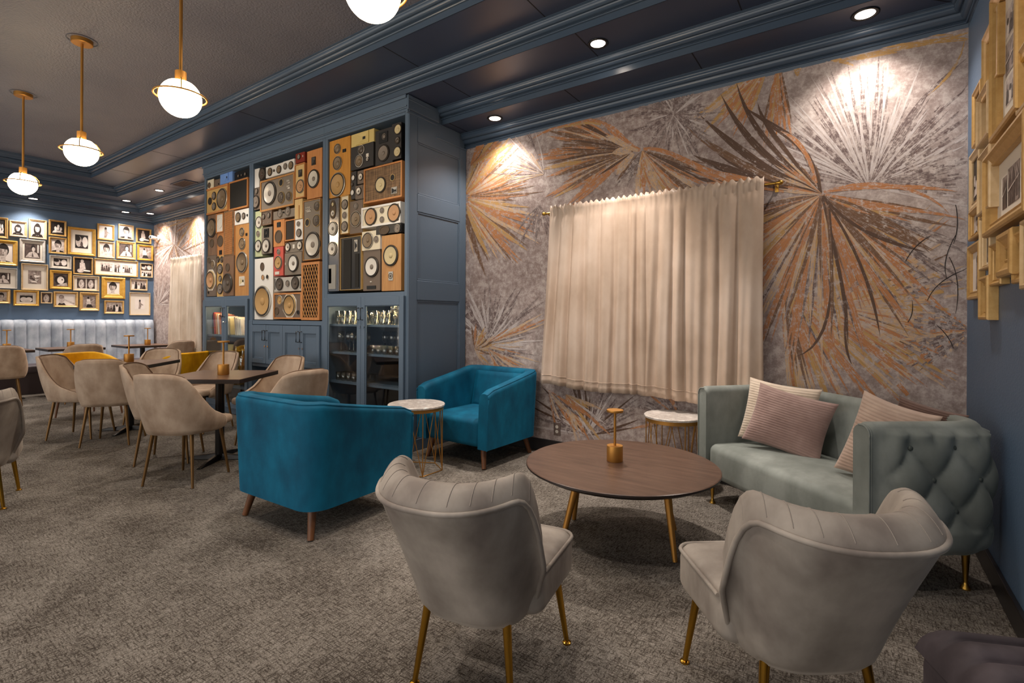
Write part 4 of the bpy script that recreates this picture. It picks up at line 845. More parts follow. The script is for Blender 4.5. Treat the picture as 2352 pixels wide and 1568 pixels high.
# ---- grey slipper chair (faces +y)
def slipper(name, label, loc, rz, mat, group=None):
    t = thing(name, label, 'chair', loc, rz, group)
    n = 36; P = []; Q = []; tz = []; bz = []; ln = []
    for i in range(n+1):
        a = math.radians(-78+156*i/n); u = abs(a)/math.radians(78)
        ex = math.copysign(abs(math.sin(a))**0.72, a)/0.985; ey = (1-math.cos(a))/(1-math.cos(math.radians(78)))
        P.append((0.262*ex, -0.225+0.19*ey)); Q.append((0.232*ex, -0.130+0.160*ey))
        tz.append(0.805+0.025*u**2-0.24*max(0, (u-0.66)/0.34)**2.6); bz.append(0.27)
    m = len(P); rows = []; NZ = 14
    for i in range(m):
        a = -78+156*i/n; u = abs(a)/78.0
        o = Vector((*P[i], 0)); q = Vector((*Q[i], 0)); d = (q-o).normalized(); zt = tz[i]; row = []
        for k in range(NZ+1):
            v = k/NZ; z = 0.27+(zt-0.085-0.27)*v
            fl = -0.014*(1-v)**2 + 0.038*v**1.6
            if v < 0.08: fl -= 0.02*(1-v/0.08)
            tp = 1-(0.10+0.14*u*u)*(1-min(1, v*1.15)**0.9); ln_ = 0.17*(1-0.62*u**1.6); row.append(Vector((o.x*tp, o.y, 0))-d*fl+Vector((0, -ln_*v**1.15, z)))
        oe = row[-1]; qt = q-d*0.01+Vector((0, -ln_, zt-0.05))
        c0 = Vector((oe.x, oe.y, 0)); c1 = Vector((qt.x, qt.y, 0)); z0 = oe.z
        for k in range(1, 13):
            v = k/12; p = c0*(1-v)+c1*v; s = math.sin(PI*min(1, v*0.5+0.0)); z = z0*(1-v)+qt.z*v + 0.045*math.sin(PI*v)**0.75
            row.append(Vector((p.x, p.y, z)))
        for k in range(1, NZ+1):
            v = k/NZ; z = qt.z*(1-v)+0.38*v; row.append(Vector((qt.x*(1-0.15*v), qt.y+ln_*v, z))-d*(-0.02*math.sin(PI*v)))
        row.append(Vector((q.x*0.8, q.y, 0.28)))
        rows.append(row)
    b = MB(); b.grid(rows, cv=True, flip=True)
    for e, fl in ((rows[0], False), (rows[-1], True)):
        c = sum((Vector(p) for p in e), Vector())/len(e); mm = len(e)
        c.y += 0.012
        for k in range(mm):
            tri = [e[k], e[(k+1) % mm], c]; b.face(tri if not fl else tri[::-1])
    b.build('backrest', mat, t, smooth=True, auto=70)
    pts = [Vector(rows[0][k]) for k in range(1, NZ)]+[Vector(r[NZ]) for r in rows]+[Vector(rows[-1][k]) for k in range(NZ-1, 0, -1)]
    b = MB(); b.tube(pts, 0.0085, 8); b.build('piping', mat, t, smooth=True)
    # stitched channels on the roll
    for i in range(3, n-2, 3):
        b = MB(); b.tube([Vector(rows[i][NZ+k])+Vector((0,0,0.0005)) for k in range(1, 12)], 0.0014, 4)
        b.build('channel_stitch', mk('stitch_taupe', (142, 133, 125), 0.9), t, smooth=True)
    b = rbox(-0.245, 0.245, -0.07, 0.31, 0.265, 0.435, 0.045, 5, 0.02); b.build('seat', mat, t, smooth=True, auto=60)
    hwx, y0, y1, r = 0.245, -0.05, 0.31, 0.06; pts = [(0.244, -0.03, 0.418)]
    for qx, qy, a0 in ((1, 1, 0), (-1, 1, 90)):
        for j in range(6):
            a = math.radians(a0+90*j/5); pts.append((qx*(hwx-r)+r*math.cos(a), (y0+y1)/2+qy*((y1-y0)/2-r)+r*math.sin(a), 0.418))
    pts.append((-0.249, -0.04, 0.418)); b = MB(); b.tube(pts, 0.007, 6); b.build('seat_piping', mat, t, smooth=True)
    legs(t, [(-0.15, -0.13), (0.15, -0.13), (0.19, 0.23), (-0.19, 0.23)], 0.29, M['gold'], 0.0155, 0.0095, 0.035, 0.017)
    return t
GS = 'grey velvet slipper chairs round the coffee table'
slipper('slipper_chair', 'grey velvet slipper chair with brass legs, seen from behind left of the round table', (-1.105, 1.43, 0), math.radians(10), M['grey'], GS)
slipper('slipper_chair', 'grey velvet slipper chair seen from behind in front of the sage sofa', (-0.180, 1.815, 0), math.radians(38), M['grey'], GS)
slipper('slipper_chair', 'rounded beige chair back cut off by the left edge of the picture', (-4.80, 0.66, 0), math.radians(75), M['grey'])
# ---- channelled charcoal seat at the bottom right
t = thing('channelled_stool', 'charcoal velvet channelled seat cut off at the bottom right corner', 'stool', (0.098, 1.31, 0), math.radians(24))
rows = []
def chf(y): return 0.020*abs(math.sin(PI*y/0.06))**0.5
b = MB(); nX, nY = 40, 60; LX, LY = 0.32, 0.30
for i in range(nX+1):
    x = LX*i/nX; row = []
    for j in range(nY+1):
        y = -LY*j/nY; ed = min(x, LX-x, -y, LY+y); e = min(1, ed/0.05); z = 0.60+0.05*math.sqrt(max(0, 1-(1-e)**2))+chf(y)*e
        row.append(Vector((x, y, z)))
    rows.append(row)
b.grid(rows)
b.build('channelled_top', M['char'], t, smooth=True)
b = rbox(0, LX, -LY, 0, 0.16, 0.615, 0.03, 4); b.build('base', M['char'], t, smooth=True, auto=60)
legs(t, [(0.05, -0.05), (LX-0.05, -0.05), (LX-0.05, -LY+0.05), (0.05, -LY+0.05)], 0.18, M['gold'], 0.012, 0.01, 0.0)
# ---- coffee table
t = thing('coffee_table', 'round walnut coffee table on splayed brass legs', 'table', (-1.12, 2.72, 0))
b = MB(); b.lathe([(0, 0.44), (0.535, 0.44), (0.540, 0.437)], 96); b.build('tabletop', M['table'], t, smooth=True, auto=30)
b = MB(); b.lathe([(0.540, 0.437), (0.541, 0.428), (0.50, 0.405), (0, 0.405)], 96); b.build('tabletop_edge', M['edge'], t, smooth=True, auto=30)
legs(t, [(0.27*math.cos(a), 0.27*math.sin(a)) for a in (math.radians(57), math.radians(-5), math.radians(176), math.radians(237))], 0.408, M['brassm'], 0.024, 0.013, 0.075)
# ---- marble side tables
def side_table(label, loc, r, h, rz):
    t = thing('side_table', label, 'side table', loc, rz, 'small round marble side tables')
    b = MB(); b.lathe([(0, h-0.018), (r-0.002, h-0.018), (r, h-0.012), (r, h-0.004), (r-0.004, h), (0, h)], 64); b.build('marble_top', M['marble'], t, smooth=True, auto=30)
    b = MB(); b.lathe([(r-0.012, h-0.018), (r-0.010, h-0.018), (r-0.010, h-0.046), (r-0.014, h-0.046), (r-0.014, h-0.02)], 64); b.build('brass_band', M['brassm'], t, smooth=True, auto=30)
    n = 6; rr = r-0.014; 
    for k in range(n):
        a = 2*PI*k/n; p = (rr*math.cos(a), rr*math.sin(a), 0.004); pt = (rr*math.cos(a), rr*math.sin(a), h-0.03)
        b = MB(); b.tube([p, pt], 0.004, 6); b.build('leg', M['brassm'], t, smooth=True)
        a2 = 2*PI*(k+1)/n; am = (a+a2)/2; mid = (rr*0.93*math.cos(am), rr*0.93*math.sin(am), h-0.03)
        b = MB(); b.tube([p, mid], 0.0033, 6); b.build('brace', M['brassm'], t, smooth=True)
        q = (rr*math.cos(a2), rr*math.sin(a2), 0.004)
        b = MB(); b.tube([q, mid], 0.0033, 6); b.build('brace', M['brassm'], t, smooth=True)
    b = MB(); b.tube([(rr*math.cos(2*PI*k/6), rr*math.sin(2*PI*k/6), 0.004) for k in range(6)], 0.004, 6, closed=True); b.build('base_ring', M['brassm'], t, smooth=True)
side_table('round marble side table between the two teal armchairs', (-3.02, 2.97, 0), 0.235, 0.55, 0.5)
side_table('round marble side table beside the left arm of the sage sofa', (-1.155, 3.835, 0), 0.215, 0.535, 0.2)
# ---- table lamps
def table_lamp(label, loc, first=[]):
    if not first:
        t = thing('table_lamp', label, 'lamp', loc)
        b = MB(); b.lathe([(0, 0), (0.045, 0), (0.046, 0.002), (0.046, 0.088), (0.045, 0.09), (0, 0.09)], 40); b.build('base', M['brassm'], t, smooth=True, auto=30)
        b = MB(); b.lathe([(0.0075, 0.09), (0.0075, 0.285)], 16); b.build('stem', M['brassm'], t, smooth=True)
        b = MB(); b.lathe([(0, 0.284), (0.047, 0.284), (0.048, 0.286), (0.048, 0.295), (0.047, 0.297), (0, 0.297)], 40); b.build('lamp_shade', M['brassm'], t, smooth=True, auto=30)
        first.append(t)
    else: t = copy_tree(first[0]); t.location = loc; t['label'] = label
    t['group'] = 'small brass table lamps'; return t
pz = on_z(1412, 1058, 0.44); table_lamp('small brass disc lamp on the round coffee table', (pz.x, pz.y, 0.4405))
# ---- sage sofa with tufted ends
ST = math.radians(-42); SL, SD = 1.30, 0.66
st = thing('sofa', 'sage velvet sofa with button tufted outer side, in front of the mural', 'sofa', (-0.215, 3.455, 0), 0)
st.rotation_euler = (0, 0, ST+PI)      # local +y is the open front
def sofa():
    hw, y0, y1 = SL/2, -SD*0.5, SD*0.5; n = 60
    P = []; Q = []
    def spl(p): return (p[0]-0.20*(y1-p[1])*max(0, -p[0])/hw, p[1])
    def path(hw, y0, R):
        pts = []; segs = []
        L1_ = (y1-y0-R); La = R*PI/2; L2_ = 2*hw-2*R; tot = 2*L1_+2*La+L2_
        return L1_, La, L2_, tot
    R = 0.21; T = 0.085
    L1_, La, L2_, tot = path(hw, y0, R); step = 0.0135; N = int(tot/step)
    S_ = []
    for i in range(N+1):
        s = tot*i/N
        if s <= L1_: p = (-hw, y1-s); nn = (-1, 0)
        elif s <= L1_+La: a = PI+(s-L1_)/R; p = (-hw+R+R*math.cos(a), y0+R+R*math.sin(a)); nn = (math.cos(a), math.sin(a))
        elif s <= L1_+La+L2_: p = (-hw+R+(s-L1_-La), y0); nn = (0, -1)
        elif s <= L1_+2*La+L2_: a = 1.5*PI+(s-L1_-La-L2_)/R; p = (hw-R+R*math.cos(a), y0+R+R*math.sin(a)); nn = (math.cos(a), math.sin(a))
        else: p = (hw, y1-(tot-s)); nn = (1, 0)
        q_ = (p[0]-nn[0]*T, p[1]-nn[1]*T); P.append(spl(p)); Q.append(spl(q_)); S_.append(s)
    zb, zt = 0.185, 0.80; BA, BZ = 0.105, 0.142; z0b = 0.69
    def disp(i, z):
        s = S_[i]; e = min(s, tot-s); e2 = e-0.17; 
        p = e2/BA + (z-z0b)/BZ; q = e2/BA - (z-z0b)/BZ
        v = (abs(math.sin(PI*p/2*1.0))*abs(math.sin(PI*q/2*1.0)))
        v = abs(math.sin(PI*p/2))**0.45*abs(math.sin(PI*q/2))**0.45 if True else v
        edge = max(0, min(1, (e-0.03)/0.08))
        if z > z0b: # pleats run straight up to the top edge
            f = (e2/BA) % 1.0; f = abs(math.sin(PI*e2/(BA)))**0.45; k = min(1, (z-z0b)/0.05); v = v*(1-k)+f*k
        if z < z0b-2.6*BZ: v = v*0.5+0.5
        return edge*(0.036*v) - 0.012*edge + 0.03*math.sin(PI*(z-zb)/(zt-zb))*edge - (0.05*(1-(z-zb)/0.06)**2 if z < zb+0.06 else 0)
    b, rows = ushell(P, Q, [zt-0.012*(1 if (i < 2 or i > N-2) else 0) for i in range(N+1)], [zb]*(N+1), 44, 0.055, disp)
    b.build('shell', M['sage'], st, smooth=True, auto=75)
    for rw in (rows[0], rows[-1]):
        for off in (0.0, -0.012):
            bb = MB(); bb.tube([Vector(rw[q])+Vector((0, 0.003+off, 0)) for q in range(0, 52)], 0.004, 6); bb.build('piping', M['sage'], st, smooth=True)
    # buttons
    pos = []
    for a in range(-1, 60):
        for c in range(-12, 60):
            pp, qq = 2*a, 2*c; e2 = (pp+qq)/2*BA; dz = (pp-qq)/2*BZ
            if dz > 0.001 or dz < -BZ*2.7: continue
            for s in (0.17+e2, tot-0.17-e2):
                if 0.17+e2 > tot/2 or e2 < -0.001: continue
                pos.append((s, z0b+dz))
    pos = sorted(set((round(a, 4), round(z, 4)) for a, z in pos))
    keep = [p for p in pos if p[0] > L1_+La+L2_ - 0.3 or p[0] < L1_+La]
    proto = None
    for s, z in keep:
        i = int(round(s/tot*N)); o = Vector((*P[i], 0)); q = Vector((*Q[i], 0)); d = (q-o).normalized()
        if proto is None:
            bb = MB(); bb.lathe([(0.012, -0.004), (0.013, 0.002), (0.009, 0.007), (0.0, 0.008)], 12); proto = bb.build('button', mk('button_sage', (74, 80, 76), 0.6), st, smooth=True); ob = proto
        else: ob = proto.copy(); COL.objects.link(ob)
        ob.location = o-d*(disp(i, z)-0.0005)+Vector((0, 0, z)); ob.rotation_euler = (-d).to_track_quat('Z', 'Y').to_euler()
    b = rbox(-hw+T-0.05, hw-T+0.01, y0+T-0.02, y1-0.01, 0.185, 0.415, 0.05, 6, 0.03); b.build('seat_cushion', M['sage'], st, smooth=True, auto=60)
    for x, y in ((-hw-0.02, y0+0.12), (hw-0.12, y0+0.12), (hw-0.09, y1-0.05), (-hw+0.08, y1-0.08)):
        b = MB(); b.lathe([(0.018, 0.19), (0.013, 0.10), (0.009, 0.035), (0.012, 0.02), (0.02, 0.008), (0.02, 0)], 16); l = b.build('leg', M['brass'], st, smooth=True, auto=50); l.location = (x, y, 0)
sofa()
def cushion(label, mat, loc, rot, w=0.45, h=0.45, d=0.14, rib=24, ribv=False):
    N1, N2 = 56, (rib*3 if rib else 56); b = MB()
    for sg in (1, -1):
        rows = []
        for i in range(N1+1):
            u = -1+2*i/N1; row = []
            for j in range(N2+1):
                v = -1+2*j/N2
                pin = 1-0.07*(1-u*u)*0 ; ex = u*(1-0.06*(1-v*v)*-1*-1); ez = v*(1-0.06*(1-u*u))
                ex = u*(1-0.075*(1-v*v)); ez = v*(1-0.085*(1-u*u)); th = d*0.5*((1-abs(u)**2.4)*(1-abs(v)**2.4))**0.55
                r = 0.005*math.cos(PI*rib*v) if rib else 0
                row.append(Vector((ex*w/2, sg*(th+r*min(1, th*40)), ez*h/2+h/2)))
            rows.append(row)
        b.grid(rows, flip=(sg > 0))
    o = b.build('throw_cushion', mat, None, smooth=True)
    o.location = loc; o.rotation_euler = rot; return tag(o, label, 'cushion', 'cushions on the sage sofa')
def cord(name, c, dk):
    m = mk(name, c, 0.8); nt = NT(m); n = noise(nt, 8, 3); nt.ln(ramp(nt, n.outputs[0], [(0.35, dk), (0.65, c)]).outputs[0], nt.b.inputs['Base Color']); inp(nt.b, 'Sheen Weight', 0.2); return m
CU = [cord('cream_corduroy', (208, 192, 174), (188, 170, 152)), cord('mauve_corduroy', (156, 130, 122), (134, 108, 101)), cord('rose_beige_corduroy', (190, 166, 150), (170, 145, 130)), cord('brown_corduroy', (112, 86, 76), (86, 64, 56))]
def sloc(x, y, z=0.44):
    a = ST+PI; return (st.location.x+x*math.cos(a)-y*math.sin(a), st.location.y+x*math.sin(a)+y*math.cos(a), z)
RZ = ST+PI
# local x runs from the near (right) end (-) to the far (left) end (+) of the sofa
cushion('cream ribbed cushion behind the mauve one at the left end of the sofa', CU[0], (-0.46, 3.665, 0.44), (math.radians(-15), math.radians(5), math.radians(-14)), 0.45, 0.42)
cushion('mauve ribbed cushion at the left end of the sofa', CU[1], (-0.405, 3.52, 0.44), (math.radians(-18), math.radians(11), math.radians(-12)), 0.46, 0.39)
cushion('rose beige ribbed cushion leaning on the tufted arm', CU[2], (0.05, 3.18, 0.42), (math.radians(-10), math.radians(15), math.radians(-20)), 0.34, 0.45)
cushion('dark brown ribbed cushion behind the rose beige one', CU[3], (0.24, 3.30, 0.545), (math.radians(-12), math.radians(12), math.radians(-20)), 0.29, 0.30)
# ---- velvet dining chair (faces +y)
def dining(mat, label, loc, rz, cache={}):
    key = mat.name
    if key in cache: t = copy_tree(cache[key]); t.location = loc; t.rotation_euler = (0, 0, rz); t['label'] = label; return t
    t = thing('dining_chair', label, 'chair', loc, rz, 'beige velvet dining chairs')
    n = 40; outer = []; NZ = 12; rows = []
    for i in range(n+1):
        u = -1+2*i/n; a = u*math.radians(118); s = abs(u)
        ex = math.copysign(abs(math.sin(a))**0.72, a); ey = -math.copysign(abs(math.cos(a))**0.8, math.cos(a))
        x, y = 0.235*ex, -0.01+0.235*ey
        if s > 0.76: y = -0.01+0.235*ey + (s-0.76)*0.06; x *= 1-0.06*((s-0.76)/0.24)**2 
        # top line: rounded back, sweeping down to the seat front
        if s < 0.40: h = 0.855-0.035*(s/0.40)**3.2
        else:
            v = min(1, (s-0.40)/0.52); h = 0.82-(0.82-0.495)*(0.5*(1-(1-v)**2.6)+0.5*(3*v*v-2*v**3))
        h = max(h, 0.495)
        if s > 0.86: h -= 0.055*((s-0.86)/0.14)**2
        row = []
        for k in range(NZ+1):
            v = k/NZ; z = 0.405+(h-0.405)*v; hh = (z-0.405)/0.45
            ln = 0.085*hh; fl = -0.028*(1-v)**3
            nx, ny = ex, ey; l = math.hypot(nx, ny) or 1; nx, ny = nx/l, ny/l
            row.append(Vector((x*(1+0.02*hh-0.07*max(0, v-0.8)*5*hh)+nx*fl, y+ny*fl-ln, z)))
        rows.append(row)
    b = MB(); b.grid(rows, flip=False); b.build('backrest_shell', mat, t, smooth=True, solid=0.03)
    b = MB(); b.tube([Vector(r[-1])+Vector((0, 0, 0.001)) for r in rows], 0.005, 6); b.build('piping', mk('piping_brown', (104, 78, 58), 0.7), t, smooth=True)
    b = rbox(-0.215, 0.215, -0.19, 0.245, 0.405, 0.475, 0.028, 4, 0.012); b.build('seat', mat, t, smooth=True, auto=60)
    b = MB(); b.box(-0.17, 0.17, -0.15, 0.19, 0.385, 0.405); b.build('seat_frame', M['black'], t)
    legs(t, [(-0.155, -0.155), (0.155, -0.155), (0.155, 0.155), (-0.155, 0.155)], 0.40, M['bronze'], 0.0145, 0.009, 0.045)
    cache[key] = t; return t
D = M['dine']; R_ = math.radians
CH = [(-4.28, 1.76, 29, 'beige dining chair in front of the nearest square table, nearest the teal armchair'),
 (-5.00, 1.92, -40, 'beige dining chair tucked behind the foremost one at the nearest square table'),
 (-6.72, 1.75, -45, 'beige dining chair turned sideways, its brown inner back visible, left of the middle table'),
 (-6.13, 1.85, 52, 'beige dining chair seen squarely from behind at the middle table'),
 (-6.02, 2.64, 200, 'brown shaded dining chair at the far side of the nearest table'),
 (-4.86, 2.72, 192, 'pinkish dining chair facing the camera in front of the panelled cabinet doors'),
 (-3.84, 2.30, 92, 'pinkish dining chair behind the teal armchair, beside the table corner'),
 (-7.0, 2.48, 226, 'brown backed dining chair behind the middle table, facing the camera'),
 (-9.45, 2.42, 90, 'beige dining chair seen from behind at the middle bench table'),
 (-9.5, 3.66, 100, 'pinkish dining chair at the farthest bench table, beside the far curtain'),
 (-9.75, 1.66, 82, 'beige dining chair cut by the left edge, with gold legs, at the bench')]
for x, y, r, lab in CH:
    t = dining(D, lab, (x, y, 0), R_(r))
# ---- yellow tub chairs
def tub(label, loc, rz, cache=[]):
    if cache: t = copy_tree(cache[0]); t.location = loc; t.rotation_euler = (0,0,rz); t['label'] = label; return t
    t = thing('tub_chair', label, 'chair', loc, rz, 'yellow tub chairs'); cache.append(t)
    P = upath(0.31, -0.29, 0.29, 0.2); Q = upath(0.26, -0.24, 0.29, 0.15)
    tz = [0.79-0.20*max(0, min(1, (p[1]+0.25)/0.54)) for p in P]
    b, rows = ushell(P, Q, tz, [0.3]*len(P), 6, 0.022, lean=0.12); b.build('shell', M['yell'], t, smooth=True, auto=60)
    b = rbox(-0.25, 0.25, -0.23, 0.28, 0.31, 0.44, 0.03, 4, 0.02); b.build('seat_cushion', M['yell'], t, smooth=True, auto=60)
    legs(t, [(-0.2, -0.2), (0.2, -0.2), (0.2, 0.2), (-0.2, 0.2)], 0.32, M['walnutleg'], 0.016, 0.01, 0.03)
    return t
tub('yellow tub chair behind the squarely seen beige chair, left of the middle table', (-8.0, 2.16, 0), R_(-68))
tub('yellow tub chair in front of the left cabinet', (-7.52, 2.93, 0), R_(118))
# ---- square dining tables
def sq_table(label, loc, rz, sx=0.70, sy=0.70, cache={}):
    t = thing('dining_table', label, 'table', loc, rz, 'square dining tables')
    b = MB(); b.box(-sx/2, sx/2, -sy/2, sy/2, 0.748, 0.752); b.build('tabletop', M['tabled'], t)
    b = MB(); b.box(-sx/2, sx/2, -sy/2, sy/2, 0.715, 0.748); b.build('tabletop_edge', M['edge'], t, bevel=0.003)
    b = MB(); b.lathe([(0.036, 0.715), (0.036, 0.035)], 24); b.build('column', M['steel'], t, smooth=True)
    for k in range(4):
        a = PI/2*k; b = MB(); pts = [(0.03, 0.055), (0.2, 0.035), (0.31, 0.012)]
        rows = []
        for q, (x, z) in enumerate(pts):
            w = 0.026-0.004*q; rows.append([Vector((x, -w, 0.004)), Vector((x, -w*0.6, z)), Vector((x, w*0.6, z)), Vector((x, w, 0.004))])
        b.grid(rows, cv=True); b.face(rows[-1]); f = b.build('base_foot', M['steel'], t, bevel=0.003); f.rotation_euler = (0, 0, a)
    return t
sq_table('square dark wood table with brass lamp, nearest the teal armchair', (-4.65, 2.17, 0), R_(36), 0.71, 0.71)
sq_table('square dark wood table in the middle of the dining group', (-6.64, 2.15, 0), R_(45))
sq_table('dark table at the bench nearest the far curtain', (-10.45, 3.56, 0), 0)
sq_table('dark table at the middle of the bench behind the chairs', (-10.38, 2.56, 0), 0)
sq_table('dark table at the bench cut by the left edge of the picture', (-10.40, 1.72, 0), 0)
for (px, py, lab) in ((513, 860, 'brass disc lamp on the nearest square table'), (296, 831, 'brass disc lamp on the middle square table'), (349, 793, 'brass disc lamp on the bench table by the far curtain'), (178, 799, 'brass disc lamp on the middle bench table'), (0, 803, 'brass disc lamp on the bench table at the left edge')):
    p = on_z(px, py, 0.752)
    if px == 349: p = Vector((-10.40, 3.62, 0))
    if px == 178: p = Vector((-10.35, 2.55, 0))
    if px == 0: p = Vector((-10.35, 1.82, 0))
    table_lamp(lab, (p.x, p.y, 0.7525))
# ---- bench along the photo wall
t = thing('banquette_bench', 'long ice blue velvet bench with upright channels under the photo wall', 'bench', (XL+0.02, 1.0, 0))
b = MB(); rows = []; ya, yb = -3.0, 3.06; cw = 0.152; nn = int((yb-ya)/cw*10)
for i in range(nn+1):
    y = yb-(i*cw/10); f = abs(math.sin(PI*(i % 10)/10.0))**0.5; row = []
    for k in range(13):
        v = k/12; z = 0.42+0.76*v; o = 0.14-0.03*v+0.028*f*(1 if v < 0.94 else 0.6)
        if v > 0.93: o -= 0.03*((v-0.93)/0.07)
        row.append(Vector((o, y, z)))
    row.append(Vector((0.05, y, 1.185+0.008*f))); row.append(Vector((0.0, y, 1.185))); rows.append(row)
b.grid(rows, flip=True); b.build('channelled_back', M['bench'], t, smooth=True, auto=50)
b = rbox(0.10, 0.62, -3.0, 3.06, 0.34, 0.46, 0.03, 3, 0.01); b.build('seat', mk('bench_seat_velvet', (72, 62, 66), 0.45), t, smooth=True, auto=60)
b = MB(); b.box(0.0, 0.56, -3.0, 3.06, 0, 0.34); b.build('base', M['benchs'], t)
# ---- curtains
def curtain(label, x0, x1, zt, zb, seed, mat, folds, flare0=0.0, flare1=0.0, Y=3.985, dip=0.0, group='window curtains'):
    rnd = random.Random(seed); N1 = folds*14; N2 = 40; rows = []
    fx = [0.0]
    for k in range(folds): fx.append(fx[-1]+rnd.uniform(0.6, 1.5))
    fx = [f/fx[-1] for f in fx]; am = [rnd.uniform(0.35, 1.0) for _ in range(folds+1)]; ph = rnd.uniform(0, 6)
    for i in range(N1+1):
        u = i/N1; k = min(folds-1, sum(1 for f in fx[1:] if f <= u)); lu = (u-fx[k])/(fx[k+1]-fx[k])
        row = []
        for j in range(N2+1):
            v = j/N2; z = zt+(zb-zt)*v; head = 1.0 if v < 0.045 else 0.0
            a = am[k]*(1-lu)+am[k+1]*lu if False else am[k]
            w = math.sin(PI*lu)**0.8*a*(0.45+0.55*min(1, v*1.5)) + 0.25*math.sin(2*PI*(u*folds*1.7)+ph+v*1.5)*v*0.6
            pinch = math.exp(-((v-0.045)/0.022)**2)
            ruff = 0.3*math.sin(2*PI*u*folds*3.1+ph)*math.exp(-(v/0.1)**2)
            xx = x0-flare0*v+((x1+flare1*v)-(x0-flare0*v))*u + 0.012*math.sin(9*u+3*v+ph)*v + 0.006*math.sin(31*u+2*v)*v
            y = Y-0.018-0.058*w*(1-0.75*pinch)-0.012*ruff
            zz = z+(0.012*math.sin(PI*2*u*folds*2.3)*(1 if v < 0.02 else 0)) - dip*u*v + (0.012*math.sin(7*u+ph)*v)
            row.append(Vector((xx, y, zz)))
        rows.append(row)
    b = MB(); b.grid(rows); t = b.build('curtain', mat, None, smooth=True, solid=0.003)
    tag(t, label, 'curtain', group)
    b = MB()
    hem = [Vector(r[-3])+Vector((0, -0.0025, 0)) for r in rows]; b.tube(hem, 0.0018, 4); b.build('hem_stitching', mat, t, smooth=True)
    return t
curtain('left champagne satin curtain panel over the mural', -2.325, -1.40, 2.285, 0.66, 5, M['curt'], 8, 0.09, 0.03, dip=0.03)
curtain('right champagne satin curtain panel behind the sage sofa', -1.43, -0.555, 2.285, 0.63, 9, M['curt'], 7, 0.02, 0.0, Y=3.975, dip=0.0)
t = thing('curtain_rod', 'thin brass curtain rod holding the champagne curtains', 'curtain rod', (-1.44, 3.985, 2.235))
b = MB(); b.tube([(-0.95, 0, 0), (0.97, 0, 0)], 0.009, 12); b.build('rod', M['brass'], t, smooth=True)
for sx in (-0.96, 0.98):
    b = MB(); b.lathe([(0, -0.03), (0.012, -0.026), (0.012, -0.012), (0.018, 0), (0.013, 0.018), (0, 0.026)], 16, mat=Matrix.Rotation(math.copysign(PI/2, sx), 4, 'Y')); f = b.build('finial', M['brass'], t, smooth=True); f.location = (sx, 0, 0)
for sx in (-0.93, 0.95):
    b = MB(); b.tube([(sx, 0, 0), (sx, 0.05, -0.01), (sx, 0.112, -0.01)], 0.006, 8); b.box(sx-0.012, sx+0.012, 0.108, 0.114, -0.04, 0.03); b.build('bracket', M['brass'], t, smooth=True, auto=30)
curtain('pale satin curtain on the far part of the mural beyond the cabinet', -10.35, -9.15, 2.32, 0.62, 12, M['curtw'], 10, 0.03, 0.0, Y=3.98)
# ---- wall outlet and security camera
p = on_y(1280, 985, YB); t = thing('wall_outlet', 'brown wall outlet on the mural below the curtain', 'outlet', (p.x, YB-0.001, p.z))
b = MB(); b.box(-0.036, 0.036, -0.007, 0, -0.06, 0.06); b.build('cover_plate', mk('outlet_brown', (110, 92, 84), 0.5), t, bevel=0.002)
for dz in (0.022, -0.022):
    b = MB(); b.lathe([(0, 0.009), (0.016, 0.009), (0.016, 0.006)], 16, mat=Matrix.Translation((0, 0, dz)) @ ROTY); b.build('socket', mk('outlet_ivory', (214, 204, 190), 0.4), t)
p = on_y(366, 546, YB); t = thing('security_camera', 'small white security camera high on the far mural', 'camera', (p.x, YB-0.002, p.z))
b = MB(); b.lathe([(0, -0.002), (0.05, -0.002), (0.05, 0.02), (0.02, 0.03)], 20, mat=ROTY); b.tube([(0, -0.02, 0), (0, -0.08, -0.01)], 0.012, 8); b.build('mount', M['white'], t, smooth=True, auto=40)
b = MB(); b.lathe([(0, -0.07), (0.03, -0.066), (0.036, -0.05), (0.036, 0.05), (0.03, 0.06), (0, 0.062)], 20, mat=Matrix.Translation((-0.0, -0.11, -0.01)) @ Matrix.Rotation(0.6, 4, 'Z') @ ROTY); b.build('body', M['white'], t, smooth=True, auto=40)
b = MB(); b.lathe([(0, 0.064), (0.022, 0.064), (0.022, 0.06)], 16, mat=Matrix.Translation((-0.0, -0.11, -0.01)) @ Matrix.Rotation(0.6, 4, 'Z') @ ROTY); b.build('lens', M['black'], t)
